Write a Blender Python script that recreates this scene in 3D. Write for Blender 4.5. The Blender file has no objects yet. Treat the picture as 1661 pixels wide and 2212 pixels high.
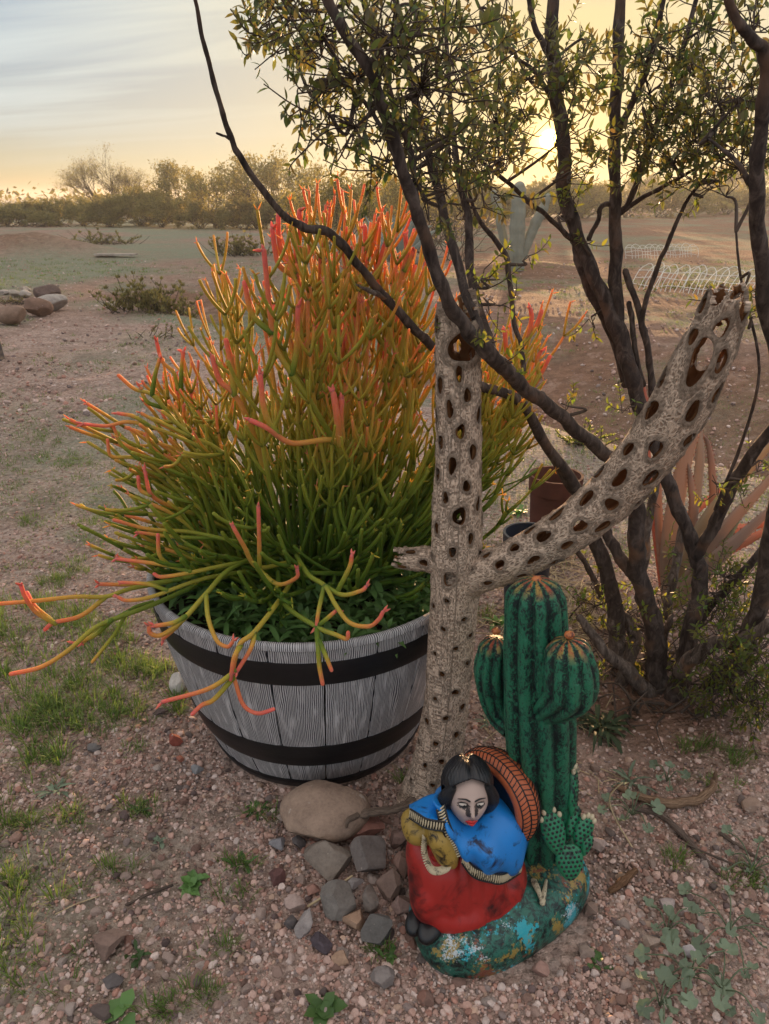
import bpy, math, random
import numpy as np
from mathutils import Vector, Matrix, Euler
random.seed(7); RNG = np.random.default_rng(7)
SC = bpy.context.scene
COL = SC.collection
# ---------------------------------------------------------------- camera
CAM_H = 1.15
FPX = 1609.0                      # focal length in the units of a 1661 x 2212 view of the photograph
PITCH = math.radians(22.79)
cam = bpy.data.cameras.new('camera')
cam_ob = bpy.data.objects.new('camera', cam)
COL.objects.link(cam_ob)
cam_ob.location = (0, 0, CAM_H)
cam_ob.rotation_euler = (math.pi/2 - PITCH, 0, 0)
cam.sensor_fit = 'VERTICAL'
cam.sensor_height = 36.0
cam.lens = 36.0*FPX/2212.0
cam.clip_start = 0.02
cam.clip_end = 9000
cam.dof.use_dof = True
cam.dof.focus_distance = 1.42
cam.dof.aperture_fstop = cam.lens/1000.0/0.0015     # an iris about 1.5 mm wide
SC.camera = cam_ob
# ---------------------------------------------------------------- sky, sun, exposure
SUN_EL = math.radians(3.7)
SUN_AZ = math.radians(11.2)       # to the right of +Y
SUN_DIR = Vector((math.sin(SUN_AZ)*math.cos(SUN_EL), math.cos(SUN_AZ)*math.cos(SUN_EL), math.sin(SUN_EL)))

class NT:
    """small helper to write node graphs"""
    def __init__(s, tree):
        s.t = tree
        s.t.nodes.clear()
    def n(s, kind, **kw):
        nd = s.t.nodes.new(kind)
        for k, v in kw.items():
            if k.startswith('i_'):
                key = k[2:]
                sock = nd.inputs[int(key)] if key.isdigit() else nd.inputs[key.replace('_', ' ')]
                s.put(sock, v)
            else:
                setattr(nd, k, v)
        return nd
    def put(s, sock, v):
        if isinstance(v, bpy.types.NodeSocket):
            s.t.links.new(v, sock)
        elif isinstance(v, bpy.types.Node):
            s.t.links.new(v.outputs[0], sock)
        elif v is not None:
            if sock.type == 'RGBA' and len(v) == 3:
                v = (*v, 1)
            sock.default_value = v
    def math(s, op, a, b=None, c=None, clamp=False):
        nd = s.t.nodes.new('ShaderNodeMath'); nd.operation = op; nd.use_clamp = clamp
        s.put(nd.inputs[0], a)
        if b is not None: s.put(nd.inputs[1], b)
        if c is not None: s.put(nd.inputs[2], c)
        return nd.outputs[0]
    def vmath(s, op, a, b=None, scale=None):
        nd = s.t.nodes.new('ShaderNodeVectorMath'); nd.operation = op
        s.put(nd.inputs[0], a)
        if b is not None: s.put(nd.inputs[1], b)
        if scale is not None: s.put(nd.inputs['Scale'], scale)
        return nd.outputs['Value'] if op in ('DOT_PRODUCT', 'LENGTH') else nd.outputs[0]
    def mix(s, f, a, b, mode='MIX'):
        nd = s.t.nodes.new('ShaderNodeMix'); nd.data_type = 'RGBA'; nd.blend_type = mode
        s.put(nd.inputs[0], f); s.put(nd.inputs[6], a); s.put(nd.inputs[7], b)
        return nd.outputs[2]
    def ramp(s, f, stops, interp='LINEAR'):
        nd = s.t.nodes.new('ShaderNodeValToRGB')
        el = nd.color_ramp.elements
        nd.color_ramp.interpolation = interp
        while len(el) > 1: el.remove(el[-1])
        el[0].position = stops[0][0]
        def c4(c):
            return (c, c, c, 1) if isinstance(c, (int, float)) else (*c, 1)
        el[0].color = c4(stops[0][1])
        for p, c in stops[1:]:
            e = el.new(p); e.color = c4(c)
        s.put(nd.inputs[0], f)
        return nd.outputs[0]
    def rng(s, v, a, b, c=0.0, d=1.0):
        nd = s.t.nodes.new('ShaderNodeMapRange')
        for i, x in enumerate((v, a, b, c, d)): s.put(nd.inputs[i], x)
        return nd.outputs[0]
    def noise(s, vec, scale, detail=3.0, rough=0.55, dist=0.0):
        nd = s.n('ShaderNodeTexNoise')
        s.put(nd.inputs['Vector'], vec); s.put(nd.inputs['Scale'], scale); s.put(nd.inputs['Detail'], detail)
        s.put(nd.inputs['Roughness'], rough); s.put(nd.inputs['Distortion'], dist)
        return nd.outputs[0]

world = bpy.data.worlds.new('World')
SC.world = world
world.use_nodes = True
w = NT(world.node_tree)
sky = w.n('ShaderNodeTexSky', sky_type='NISHITA', sun_disc=False)
sky.sun_elevation = SUN_EL; sky.sun_rotation = SUN_AZ
sky.altitude = 400; sky.air_density = 1.0; sky.dust_density = 2.0; sky.ozone_density = 1.5
geo = w.n('ShaderNodeNewGeometry')
dirv = w.vmath('NORMALIZE', w.n('ShaderNodeTexCoord').outputs['Generated'])
sep = w.n('ShaderNodeSeparateXYZ', i_0=dirv)
el = w.math('MAXIMUM', sep.outputs[2], 0.0)
cosang = w.vmath('DOT_PRODUCT', dirv, tuple(SUN_DIR))
# soft shoulder on the physical sky (the sun side is far brighter than the rest), channel by channel
sc3 = w.n('ShaderNodeSeparateColor', i_0=sky.outputs[0])
def shoulder(c, k, m):
    return w.math('DIVIDE', w.math('MULTIPLY', c, k), w.math('ADD', c, m))
skc = w.n('ShaderNodeCombineColor')
w.put(skc.inputs[0], shoulder(sc3.outputs[0], 0.55, 5.0))
w.put(skc.inputs[1], shoulder(sc3.outputs[1], 0.55, 3.6))
w.put(skc.inputs[2], shoulder(sc3.outputs[2], 0.53, 2.0))
# thin cirrus laid out on a high plane, plus an overhead cover added as fill
zz = w.math('ADD', el, 0.07)
pv = w.n('ShaderNodeCombineXYZ')
w.put(pv.inputs[0], w.math('MULTIPLY', w.math('DIVIDE', sep.outputs[0], zz), 0.22))
w.put(pv.inputs[1], w.math('ADD', w.math('MULTIPLY', w.math('DIVIDE', sep.outputs[1], zz), 1.0),
                           w.math('MULTIPLY', w.math('DIVIDE', sep.outputs[0], zz), 0.22)))
c1 = w.noise(pv.outputs[0], 1.1, 6, 0.55, 0.6)
c2 = w.noise(pv.outputs[0], 0.35, 3, 0.5, 0.2)
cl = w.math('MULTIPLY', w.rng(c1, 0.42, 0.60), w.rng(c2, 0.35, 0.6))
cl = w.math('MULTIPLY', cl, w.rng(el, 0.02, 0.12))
cirrus_and_fill = w.math('ADD', w.math('MULTIPLY', cl, 0.9), w.rng(el, 0.12, 0.40, 0.0, 0.85))  # second term: even cover added above the view for fill light
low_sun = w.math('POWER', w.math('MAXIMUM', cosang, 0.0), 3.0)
hi = w.mix(w.rng(el, 0.21, 0.5), (0.28, 0.39, 0.475), (0.58, 0.545, 0.52))  # overhead tone set brighter and warmer to lift the foreground
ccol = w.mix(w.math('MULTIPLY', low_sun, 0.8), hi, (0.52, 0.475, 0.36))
skm = w.mix(w.math('MINIMUM', cirrus_and_fill, 0.92), skc.outputs[0], ccol)
# the air toward the sun is yellower; glow round the sun and its disc
cp = w.math('MAXIMUM', cosang, 0.0)
skm = w.mix(w.math('POWER', cp, 14.0), skm, w.mix(1.0, skm, (1.0, 0.81, 0.48), 'MULTIPLY'))
g1 = w.math('MULTIPLY', w.math('POWER', cp, 9000.0), 2.6)
g2 = w.math('MULTIPLY', w.math('POWER', cp, 500.0), 0.24)
g3 = w.math('MULTIPLY', w.math('POWER', cp, 45.0), 0.06)
gl = w.n('ShaderNodeCombineColor')
gs = w.math('ADD', w.math('ADD', g1, g2), g3)
w.put(gl.inputs[0], gs); w.put(gl.inputs[1], w.math('MULTIPLY', gs, 0.55)); w.put(gl.inputs[2], w.math('MULTIPLY', gs, 0.12))
skm = w.mix(1.0, skm, gl.outputs[0], 'ADD')
disc = w.rng(cosang, math.cos(math.radians(0.65)), math.cos(math.radians(0.45)))
skm = w.mix(1.0, skm, w.vmath('SCALE', (9.0, 5.5, 0.9), scale=disc), 'ADD')
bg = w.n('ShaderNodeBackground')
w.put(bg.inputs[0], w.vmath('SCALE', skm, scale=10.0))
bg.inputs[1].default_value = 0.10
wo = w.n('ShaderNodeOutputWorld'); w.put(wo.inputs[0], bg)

sun = bpy.data.lights.new('sun', 'SUN')
sun.energy = 5.0; sun.angle = math.radians(0.55); sun.color = (1.0, 0.60, 0.30)
sun_ob = bpy.data.objects.new('sun', sun); COL.objects.link(sun_ob)
sun_ob.rotation_euler = SUN_DIR.to_track_quat('Z', 'Y').to_euler()
sun_ob.location = (6, 30, 8)
vs = SC.view_settings
vs.view_transform = 'Standard'; vs.look = 'None'; vs.gamma = 1.0; vs.use_curve_mapping = False
vs.exposure = 1.0
SC.cycles.max_bounces = 8
SC.cycles.transmission_bounces = 4
SC.cycles.transparent_max_bounces = 6
SC.cycles.use_denoising = True
# ---------------------------------------------------------------- helpers
cp_, sp_ = math.cos(PITCH), math.sin(PITCH)
def ray(u, v):
    a, b = (u-830.5)/FPX, (1106.0-v)/FPX
    return np.array([a, cp_ + b*sp_, -sp_ + b*cp_])
def P(u, v, y):
    """the point of the line of sight through (u, v) that lies y metres ahead of the camera"""
    d = ray(u, v); t = y/d[1]
    return np.array([0, 0, CAM_H]) + d*t
def depth(p):
    return p[1]*cp_ + (CAM_H-p[2])*sp_
def G(u, v, dz=0.0):
    """where that line meets the ground"""
    d = ray(u, v); y = 1.0
    if d[2] > -0.004: return np.array([d[0]/d[1]*200, 200.0, 0])
    z = 0.0
    for _ in range(12):
        t = (z+dz-CAM_H)/d[2]
        x, y = d[0]*t, d[1]*t
        z = float(hgt(np.array([x]), np.array([y]))[0])*0.7 + z*0.3
    return np.array([x, y, z])

def h2(ix, iy, s):
    n = (ix.astype(np.int64)*374761393 + iy.astype(np.int64)*668265263 + s*1442695041) & 0x7fffffff
    n = ((n ^ (n >> 13))*1274126177) & 0x7fffffff
    return ((n ^ (n >> 16)) & 0xffff)/65535.0
def vn2(x, y, s=0):
    ix, iy = np.floor(x), np.floor(y); fx, fy = x-ix, y-iy
    fx = fx*fx*(3-2*fx); fy = fy*fy*(3-2*fy)
    a = h2(ix, iy, s)*(1-fx) + h2(ix+1, iy, s)*fx
    b = h2(ix, iy+1, s)*(1-fx) + h2(ix+1, iy+1, s)*fx
    return a*(1-fy) + b*fy
def fbm(x, y, s=0, o=4):
    r = 0; a = 0.5; t = 0
    for k in range(o):
        r = r + a*vn2(x*2**k, y*2**k, s+k*7); t += a; a *= 0.55
    return r/t
def sst(x, a, b):
    t = np.clip((x-a)/(b-a), 0, 1); return t*t*(3-2*t)

# terrain: a flat yard, a shallow wash running across behind the planter, low mounds
def hgt_exact(x, y):
    nx, ny = 0.80, 0.60                                    # across the wash
    s = (x-1.05)*nx + (y-3.7)*ny + 0.35*(fbm(x*0.5, y*0.5, 3)-0.5)*2
    t = -(x-1.05)*ny + (y-3.7)*nx                          # along it
    k = sst(s, -0.05, 0.75)*(1-sst(s, 0.9, 3.4))
    k = k*(1-sst(t, 6.5, 10.0))
    z = -0.48*k
    z = z + 0.04*(fbm(x*0.35, y*0.35, 11)-0.5)*sst(y, 2.5, 6) + 0.018*(fbm(x*2.2, y*2.2, 17)-0.5)
    z = z + 0.08*(fbm(x*1.1, y*1.1, 23, 4)-0.5)*k
    def mound(cx, cy, rx, ry, hh, sd):
        q = ((x-cx)/rx)**2 + ((y-cy)/ry)**2
        return hh*np.exp(-q*1.3)*(0.75+0.5*fbm(x*0.9, y*0.9, sd))
    z = z + mound(-8.2, 17.5, 2.6, 1.0, 0.42, 31) + mound(-11.0, 19.5, 2.0, 1.0, 0.25, 33)
    z = z + mound(-0.6, 11.6, 1.5, 1.0, 0.38, 35) + mound(2.3, 13.2, 1.6, 1.0, 0.20, 37)
    z = z + mound(1.15, 2.0, 0.5, 0.35, 0.05, 41)
    z = z + 0.5*sst(y, 30, 90)*sst(x, 0, 40)
    return z

_gx = np.arange(-24, 24.01, 0.06); _gy = np.arange(-0.5, 24.01, 0.05)
_gz = hgt_exact(*[q.ravel() for q in np.meshgrid(_gx, _gy)]).reshape(len(_gy), len(_gx))
def hgt(x, y):
    x = np.asarray(x, float); y = np.asarray(y, float)
    if x.size > 60000 or y.max() > 23.9 or np.abs(x).max() > 23.9 or y.min() < -0.4: return hgt_exact(x, y)
    fx = (x+24)/0.06; fy = (y+0.5)/0.05; i = fx.astype(int); j = fy.astype(int); fx = fx-i; fy = fy-j
    return (_gz[j, i]*(1-fx)+_gz[j, i+1]*fx)*(1-fy)+(_gz[j+1, i]*(1-fx)+_gz[j+1, i+1]*fx)*fy

class Acc:
    def __init__(s):
        s.V = []; s.T = []; s.Q = []; s.C = []; s.U = []; s.n = 0
    def add(s, V, tri=None, quad=None, col=None, uv=None):
        V = np.asarray(V, float)
        if tri is not None and len(tri): s.T.append(np.asarray(tri, np.int64)+s.n)
        if quad is not None and len(quad): s.Q.append(np.asarray(quad, np.int64)+s.n)
        m = len(V)
        c = np.ones((m, 3)) if col is None else np.broadcast_to(np.asarray(col, float), (m, 3))
        s.V.append(V); s.C.append(c)
        s.U.append(np.zeros((m, 3)) if uv is None else np.asarray(uv, float))
        s.n += m
        return s
    def mesh(s, name, mat, org=None, smooth=True, sharp=None, col=True, uv=False):
        V = np.concatenate(s.V)
        if org is not None: V = V - np.asarray(org)
        me = bpy.data.meshes.new(name)
        me.vertices.add(len(V)); me.vertices.foreach_set('co', V.astype(np.float32).ravel())
        T = np.concatenate(s.T) if s.T else np.zeros((0, 3), np.int64)
        Q = np.concatenate(s.Q) if s.Q else np.zeros((0, 4), np.int64)
        li = np.concatenate([T.ravel(), Q.ravel()]).astype(np.int32)
        st = np.concatenate([np.arange(len(T))*3, len(T)*3 + np.arange(len(Q))*4]).astype(np.int32)
        me.loops.add(len(li)); me.loops.foreach_set('vertex_index', li)
        me.polygons.add(len(st)); me.polygons.foreach_set('loop_start', st)
        me.update(calc_edges=True)
        me.polygons.foreach_set('use_smooth', np.full(len(st), bool(smooth)))
        if sharp is not None: me.set_sharp_from_angle(angle=math.radians(sharp))
        if col:
            a = me.attributes.new('col', 'FLOAT_COLOR', 'POINT')
            C = np.concatenate(s.C); C = np.concatenate([C, np.ones((len(C), 1))], 1)
            a.data.foreach_set('color', C.astype(np.float32).ravel())
        if uv:
            a = me.attributes.new('uvp', 'FLOAT_VECTOR', 'POINT')
            a.data.foreach_set('vector', np.concatenate(s.U).astype(np.float32).ravel())
        if mat is not None:
            for m in (mat if isinstance(mat, (list, tuple)) else [mat]): me.materials.append(m)
        return me

def link(name, data, parent=None, loc=(0, 0, 0), rot=None, scale=None):
    o = bpy.data.objects.new(name, data); COL.objects.link(o)
    o.location = loc
    if rot is not None: o.rotation_euler = rot
    if scale is not None: o.scale = scale
    if parent is not None: o.parent = parent
    return o
def tag(o, label=None, cat=None, group=None, kind=None):
    for k, v in (('label', label), ('category', cat), ('group', group), ('kind', kind)):
        if v: o[k] = v
    return o
def thing(name, label, cat, loc, group=None):
    o = link(name, None, None, tuple(float(c) for c in loc))
    o.empty_display_size = 0.05
    return tag(o, label, cat, group)
def wloc(o):
    return np.array(o.location) if o is not None else None
def part(name, acc, mat, root, **kw):
    """a mesh given in world coordinates hung under an unrotated root at the world position root.location"""
    org = np.zeros(3); r = root
    while r is not None:
        org = org + np.array(r.location); r = r.parent
    return link(name, acc.mesh(name, mat, org, **kw), root)
def single(name, acc, mat, loc, label, cat, group=None, kind=None, **kw):
    o = link(name, acc.mesh(name, mat, np.asarray(loc, float), **kw), None, tuple(float(c) for c in loc))
    return tag(o, label, cat, group, kind)
def copy_tree(o, parent=None):
    c = o.copy(); COL.objects.link(c); c.parent = parent
    for ch in list(o.children): copy_tree(ch, c)
    return c

def catmull(pts, n=6):
    p = np.asarray(pts, float)
    if len(p) < 3: 
        t = np.linspace(0, 1, n+1)[:, None]; return p[0]*(1-t)+p[1]*t
    q = np.concatenate([[2*p[0]-p[1]], p, [2*p[-1]-p[-2]]])
    out = []
    t = np.linspace(0, 1, n, endpoint=False)[:, None]
    for i in range(1, len(q)-2):
        a, b, c, d = q[i-1], q[i], q[i+1], q[i+2]
        out.append(0.5*((2*b)+(-a+c)*t+(2*a-5*b+4*c-d)*t**2+(-a+3*b-3*c+d)*t**3))
    out.append(p[-1:])
    return np.concatenate(out)
def nrm(v):
    return v/(np.linalg.norm(v, axis=-1, keepdims=True)+1e-12)
def frames(pts):
    t = nrm(np.gradient(pts, axis=0))
    up = np.array([0.0, 0, 1]) if abs(t[0][2]) < 0.8 else np.array([0.0, -1, 0])
    n = np.zeros_like(t)
    a = up - t[0]*np.dot(up, t[0]); n[0] = a/np.linalg.norm(a)
    for i in range(1, len(t)):
        a = n[i-1] - t[i]*np.dot(n[i-1], t[i]); n[i] = a/(np.linalg.norm(a)+1e-12)
    return t, n, np.cross(t, n)
def tube(acc, pts, r, k=8, col=None, cap=True, rough=0.0, uvs=1.0, flat=None):
    pts = np.asarray(pts, float); m = len(pts)
    r = np.broadcast_to(np.asarray(r, float), (m,)).copy()
    if col is not None:
        col = np.broadcast_to(np.asarray(col, float), (m, 3))
    if cap:
        t0 = nrm(pts[0]-pts[1]); t1 = nrm(pts[-1]-pts[-2])
        pts = np.concatenate([[pts[0]+t0*r[0]*0.9, pts[0]+t0*r[0]*0.6], pts, [pts[-1]+t1*r[-1]*0.6, pts[-1]+t1*r[-1]*0.9]])
        r = np.concatenate([[r[0]*0.15, r[0]*0.75], r, [r[-1]*0.75, r[-1]*0.15]])
        if col is not None: col = np.concatenate([col[:1], col[:1], col, col[-1:], col[-1:]])
        m = len(pts)
    t, n, b = frames(pts)
    a = np.arange(k)/k*2*math.pi
    rr = r[:, None]*np.ones(k)
    if rough: rr = rr*(1+rough*(RNG.random((m, k))-0.5))
    f = 1.0 if flat is None else flat
    V = pts[:, None]+rr[..., None]*(np.cos(a)[None, :, None]*n[:, None]+f*np.sin(a)[None, :, None]*b[:, None])
    i = np.arange(m-1)[:, None]*k; j = np.arange(k)[None]; j2 = (j+1) % k
    Q = np.stack([i+j, i+j2, i+k+j2, i+k+j], -1).reshape(-1, 4)
    L = np.concatenate([[0], np.cumsum(np.linalg.norm(np.diff(pts, axis=0), axis=1))])
    uv = np.stack(np.broadcast_arrays((a/(2*math.pi))[None], L[:, None]*uvs, r[:, None]), -1).reshape(-1, 3)
    acc.add(V.reshape(-1, 3), None, Q, None if col is None else np.repeat(col, k, 0), uv)
    return acc
def grid_faces(ni, nj, wrap=False):
    i = np.arange(ni-1)[:, None]*nj
    j = np.arange(nj if wrap else nj-1)[None]; j2 = (j+1) % nj
    return np.stack([i+j, i+j2, i+nj+j2, i+nj+j], -1).reshape(-1, 4)
def rot3(ax, an):
    return np.array(Matrix.Rotation(an, 3, Vector(ax)))
def eul(a, b, c):
    return np.array(Euler((a, b, c)).to_matrix())

ICO = {}
def ico(sub):
    if sub in ICO: return ICO[sub]
    f = (1+5**0.5)/2
    V = [(-1, f, 0), (1, f, 0), (-1, -f, 0), (1, -f, 0), (0, -1, f), (0, 1, f), (0, -1, -f), (0, 1, -f), (f, 0, -1), (f, 0, 1), (-f, 0, -1), (-f, 0, 1)]
    V = [tuple(np.array(v)/np.linalg.norm(v)) for v in V]
    F = [(0, 11, 5), (0, 5, 1), (0, 1, 7), (0, 7, 10), (0, 10, 11), (1, 5, 9), (5, 11, 4), (11, 10, 2), (10, 7, 6), (7, 1, 8), (3, 9, 4), (3, 4, 2), (3, 2, 6), (3, 6, 8), (3, 8, 9), (4, 9, 5), (2, 4, 11), (6, 2, 10), (8, 6, 7), (9, 8, 1)]
    for _ in range(sub):
        cache = {}; F2 = []
        def mid(a, b):
            k = (min(a, b), max(a, b))
            if k not in cache:
                m = np.array(V[a])+np.array(V[b]); V.append(tuple(m/np.linalg.norm(m))); cache[k] = len(V)-1
            return cache[k]
        for a, b, c in F:
            x, y, z = mid(a, b), mid(b, c), mid(c, a)
            F2 += [(a, x, z), (b, y, x), (c, z, y), (x, y, z)]
        F = F2
    ICO[sub] = (np.array(V), np.array(F)); return ICO[sub]
def rock(sub, planes, seed, lo=0.6, hi=0.9, bump=0.05):
    r = np.random.default_rng(seed)
    V, F = ico(sub); V = V.copy()
    for _ in range(planes):
        n = nrm(r.normal(size=3)); d = r.uniform(lo, hi)
        ex = np.maximum(V@n-d, 0); V = V-ex[:, None]*n
    if bump:
        ph = r.uniform(0, 6, (6, 3)); fr = r.normal(size=(6, 3))*3.0
        w_ = sum(np.sin(V@fr[i]+ph[i, 0]) for i in range(6))/6
        V = V*(1+bump*w_[:, None])
        if sub >= 3:
            fr = r.normal(size=(8, 3))*11.0
            w_ = sum(np.sin(V@fr[i]+i) for i in range(8))/8
            V = V*(1+bump*0.3*w_[:, None])
    return V, F
def ell(acc, c, rad, R=None, n=20, m=14, col=None, fn=None, uvlocal=True):
    th = np.arange(n)/n*2*math.pi; ph = np.linspace(0.001, math.pi-0.001, m)
    D = np.stack(np.broadcast_arrays(np.sin(ph)[:, None]*np.cos(th)[None], np.sin(ph)[:, None]*np.sin(th)[None], np.cos(ph)[:, None]), -1).reshape(-1, 3)
    V = D*np.asarray(rad)
    if fn is not None: V = fn(V, D)
    L = V.copy()
    if R is not None: V = V@np.asarray(R).T
    acc.add(V+np.asarray(c), None, grid_faces(m, n, True)[:, ::-1], col, L)
    return acc

# ---------------------------------------------------------------- materials
def material(name, fn):
    m = bpy.data.materials.new(name); m.use_nodes = True
    t = NT(m.node_tree)
    b = t.n('ShaderNodeBsdfPrincipled'); o = t.n('ShaderNodeOutputMaterial')
    t.put(o.inputs[0], b)
    fn(t, b, o)
    return m
def bump(t, b, h, dist, st=1.0):
    n = t.n('ShaderNodeBump'); t.put(n.inputs['Height'], h)
    n.inputs['Distance'].default_value = dist; n.inputs['Strength'].default_value = st
    t.put(b.inputs['Normal'], n)
    return n
def attr(t, name='col'):
    return t.n('ShaderNodeAttribute', attribute_name=name)
def obco(t):
    return t.n('ShaderNodeTexCoord').outputs['Object']
def setb(t, b, col=None, rough=None, spec=None):
    if col is not None: t.put(b.inputs['Base Color'], col)
    if rough is not None: t.put(b.inputs['Roughness'], rough)
    if spec is not None: t.put(b.inputs['Specular IOR Level'], spec)
def addtrans(t, b, o, col, f):
    tr = t.n('ShaderNodeBsdfTranslucent'); t.put(tr.inputs[0], col)
    mx = t.n('ShaderNodeMixShader'); t.put(mx.inputs[0], f); t.put(mx.inputs[1], b); t.put(mx.inputs[2], tr)
    t.put(o.inputs[0], mx)

M = {}
def simple(name, col, rough=0.6, spec=0.4, var=0.25, scale=30, bd=0.0, metal=0.0):
    def fn(t, b, o):
        c = obco(t); n = t.noise(c, scale, 4)
        setb(t, b, t.mix(t.rng(n, 0.3, 0.7), tuple(x*(1-var) for x in col), tuple(min(1, x*(1+var)) for x in col)), rough, spec)
        b.inputs['Metallic'].default_value = metal
        if bd: bump(t, b, t.noise(c, scale*3, 4), bd)
    M[name] = material(name, fn)

def f_bark(t, b, o):
    u = attr(t, 'uvp').outputs['Vector']; c = obco(t)
    st = t.noise(t.vmath('MULTIPLY', c, (60, 60, 26)), 1.0, 5, 0.65, 0.8)
    big = t.noise(c, 14, 3)
    col = t.ramp(st, [(0.3, (0.018, 0.013, 0.012)), (0.5, (0.060, 0.043, 0.037)), (0.72, (0.15, 0.115, 0.10))])
    col = t.mix(t.rng(big, 0.55, 0.75), col, (0.15, 0.085, 0.055))
    setb(t, b, col, 0.85, 0.25); bump(t, b, st, 0.004, 0.9)
M['bark'] = material('bark', f_bark)
def f_barkg(t, b, o):
    c = obco(t)
    st = t.noise(t.vmath('MULTIPLY', c, (70, 70, 22)), 1.0, 5, 0.7, 1.0)
    big = t.noise(c, 12, 3)
    col = t.ramp(st, [(0.3, (0.035, 0.025, 0.022)), (0.5, (0.12, 0.09, 0.075)), (0.72, (0.28, 0.23, 0.20))])
    col = t.mix(t.rng(big, 0.58, 0.7), col, (0.25, 0.12, 0.06))
    setb(t, b, col, 0.9, 0.2); bump(t, b, st, 0.006, 1.0)
M['weathered_bark'] = material('weathered_bark', f_barkg)

def leafmat(name, c0, c1, tr, f=0.45, rough=0.45):
    def fn(t, b, o):
        a = attr(t).outputs['Color']
        col = t.mix(1.0, t.mix(t.noise(obco(t), 9, 2), c0, c1), a, 'MULTIPLY')
        setb(t, b, col, rough, 0.4)
        addtrans(t, b, o, t.mix(1.0, tr, a, 'MULTIPLY'), f)
    M[name] = material(name, fn)
leafmat('bush_leaf', (0.060, 0.078, 0.032), (0.105, 0.122, 0.05), (0.22, 0.22, 0.055), 0.45)
leafmat('sprout_leaf', (0.08, 0.11, 0.025), (0.12, 0.16, 0.035), (0.30, 0.33, 0.05), 0.5)
leafmat('weed_leaf', (0.07, 0.15, 0.04), (0.11, 0.20, 0.06), (0.12, 0.22, 0.04), 0.35)
leafmat('mallow_leaf', (0.15, 0.20, 0.13), (0.22, 0.27, 0.19), (0.12, 0.18, 0.07), 0.2, 0.75)
leafmat('dark_strap_leaf', (0.03, 0.05, 0.022), (0.05, 0.075, 0.03), (0.05, 0.08, 0.02), 0.25, 0.65)
leafmat('grass_blade', (0.10, 0.15, 0.04), (0.17, 0.21, 0.07), (0.24, 0.28, 0.07), 0.4, 0.6)
leafmat('scrub_leaf', (0.085, 0.092, 0.038), (0.155, 0.15, 0.065), (0.40, 0.34, 0.10), 0.45, 0.7)
leafmat('agave_leaf', (0.20, 0.25, 0.23), (0.27, 0.32, 0.29), (0.2, 0.25, 0.18), 0.12, 0.5)
leafmat('aloe_leaf', (0.34, 0.25, 0.20), (0.42, 0.31, 0.25), (0.55, 0.37, 0.26), 0.32, 0.5)
def f_stick(t, b, o):
    a = attr(t).outputs['Color']
    n = t.noise(obco(t), 160, 3)
    col = t.mix(1.0, a, t.mix(n, (0.8, 0.8, 0.8), (1.15, 1.15, 1.15)), 'MULTIPLY')
    setb(t, b, col, 0.62, 0.22)
    b.inputs['Subsurface Weight'].default_value = 0.75; b.inputs['Subsurface Radius'].default_value = (1.0, 0.6, 0.12); b.inputs['Subsurface Scale'].default_value = 0.011
M['pencil_stem'] = material('pencil_stem', f_stick)

def f_cholla(t, b, o):
    u = attr(t, 'uvp').outputs['Vector']       # (around in m, along in m, lip)
    wob = t.n('ShaderNodeTexNoise'); t.put(wob.inputs['Vector'], u); wob.inputs['Scale'].default_value = 45; wob.inputs['Detail'].default_value = 2
    uu = t.vmath('ADD', u, t.vmath('SCALE', t.vmath('SUBTRACT', wob.outputs['Color'], (0.5, 0.5, 0.5)), scale=0.010))
    vor = t.n('ShaderNodeTexVoronoi', feature='DISTANCE_TO_EDGE')
    t.put(vor.inputs['Vector'], t.vmath('MULTIPLY', uu, (1.0, 0.36, 0.0))); vor.inputs['Scale'].default_value = 330
    net = t.rng(vor.outputs['Distance'], 0.02, 0.30)
    fine = t.noise(t.vmath('MULTIPLY', uu, (1, 0.3, 0)), 420, 4, 0.7)
    big = t.noise(u, 16, 4, 0.6)
    col = t.ramp(net, [(0.0, (0.76, 0.575, 0.44)), (0.5, (0.62, 0.46, 0.35)), (1.0, (0.30, 0.21, 0.155))])
    col = t.mix(t.rng(fine, 0.42, 0.7, 0, 0.4), col, (0.20, 0.155, 0.13))
    col = t.mix(t.rng(big, 0.52, 0.72, 0, 0.4), col, (0.24, 0.19, 0.165))
    setb(t, b, col, 0.9, 0.15)
    h = t.math('ADD', t.math('MULTIPLY', net, -1.0), t.math('MULTIPLY', fine, 0.5))
    bump(t, b, h, 0.0022, 1.0)
M['cholla_wood'] = material('cholla_wood', f_cholla)
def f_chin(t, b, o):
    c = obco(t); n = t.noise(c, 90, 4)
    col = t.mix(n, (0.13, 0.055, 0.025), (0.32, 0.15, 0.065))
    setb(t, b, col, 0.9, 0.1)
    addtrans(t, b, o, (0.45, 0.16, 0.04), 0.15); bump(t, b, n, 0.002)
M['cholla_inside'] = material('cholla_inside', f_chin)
def f_drift(t, b, o):
    c = obco(t)
    st = t.noise(t.vmath('MULTIPLY', attr(t, 'uvp').outputs['Vector'], (9, 14, 0)), 3.0, 5, 0.7, 1.0)
    col = t.ramp(st, [(0.3, (0.06, 0.042, 0.034)), (0.5, (0.24, 0.175, 0.135)), (0.75, (0.42, 0.33, 0.26))])
    col = t.mix(1.0, col, t.n('ShaderNodeObjectInfo').outputs['Color'], 'MULTIPLY')
    setb(t, b, col, 0.9, 0.15); bump(t, b, st, 0.004)
M['driftwood'] = material('driftwood', f_drift)

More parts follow.
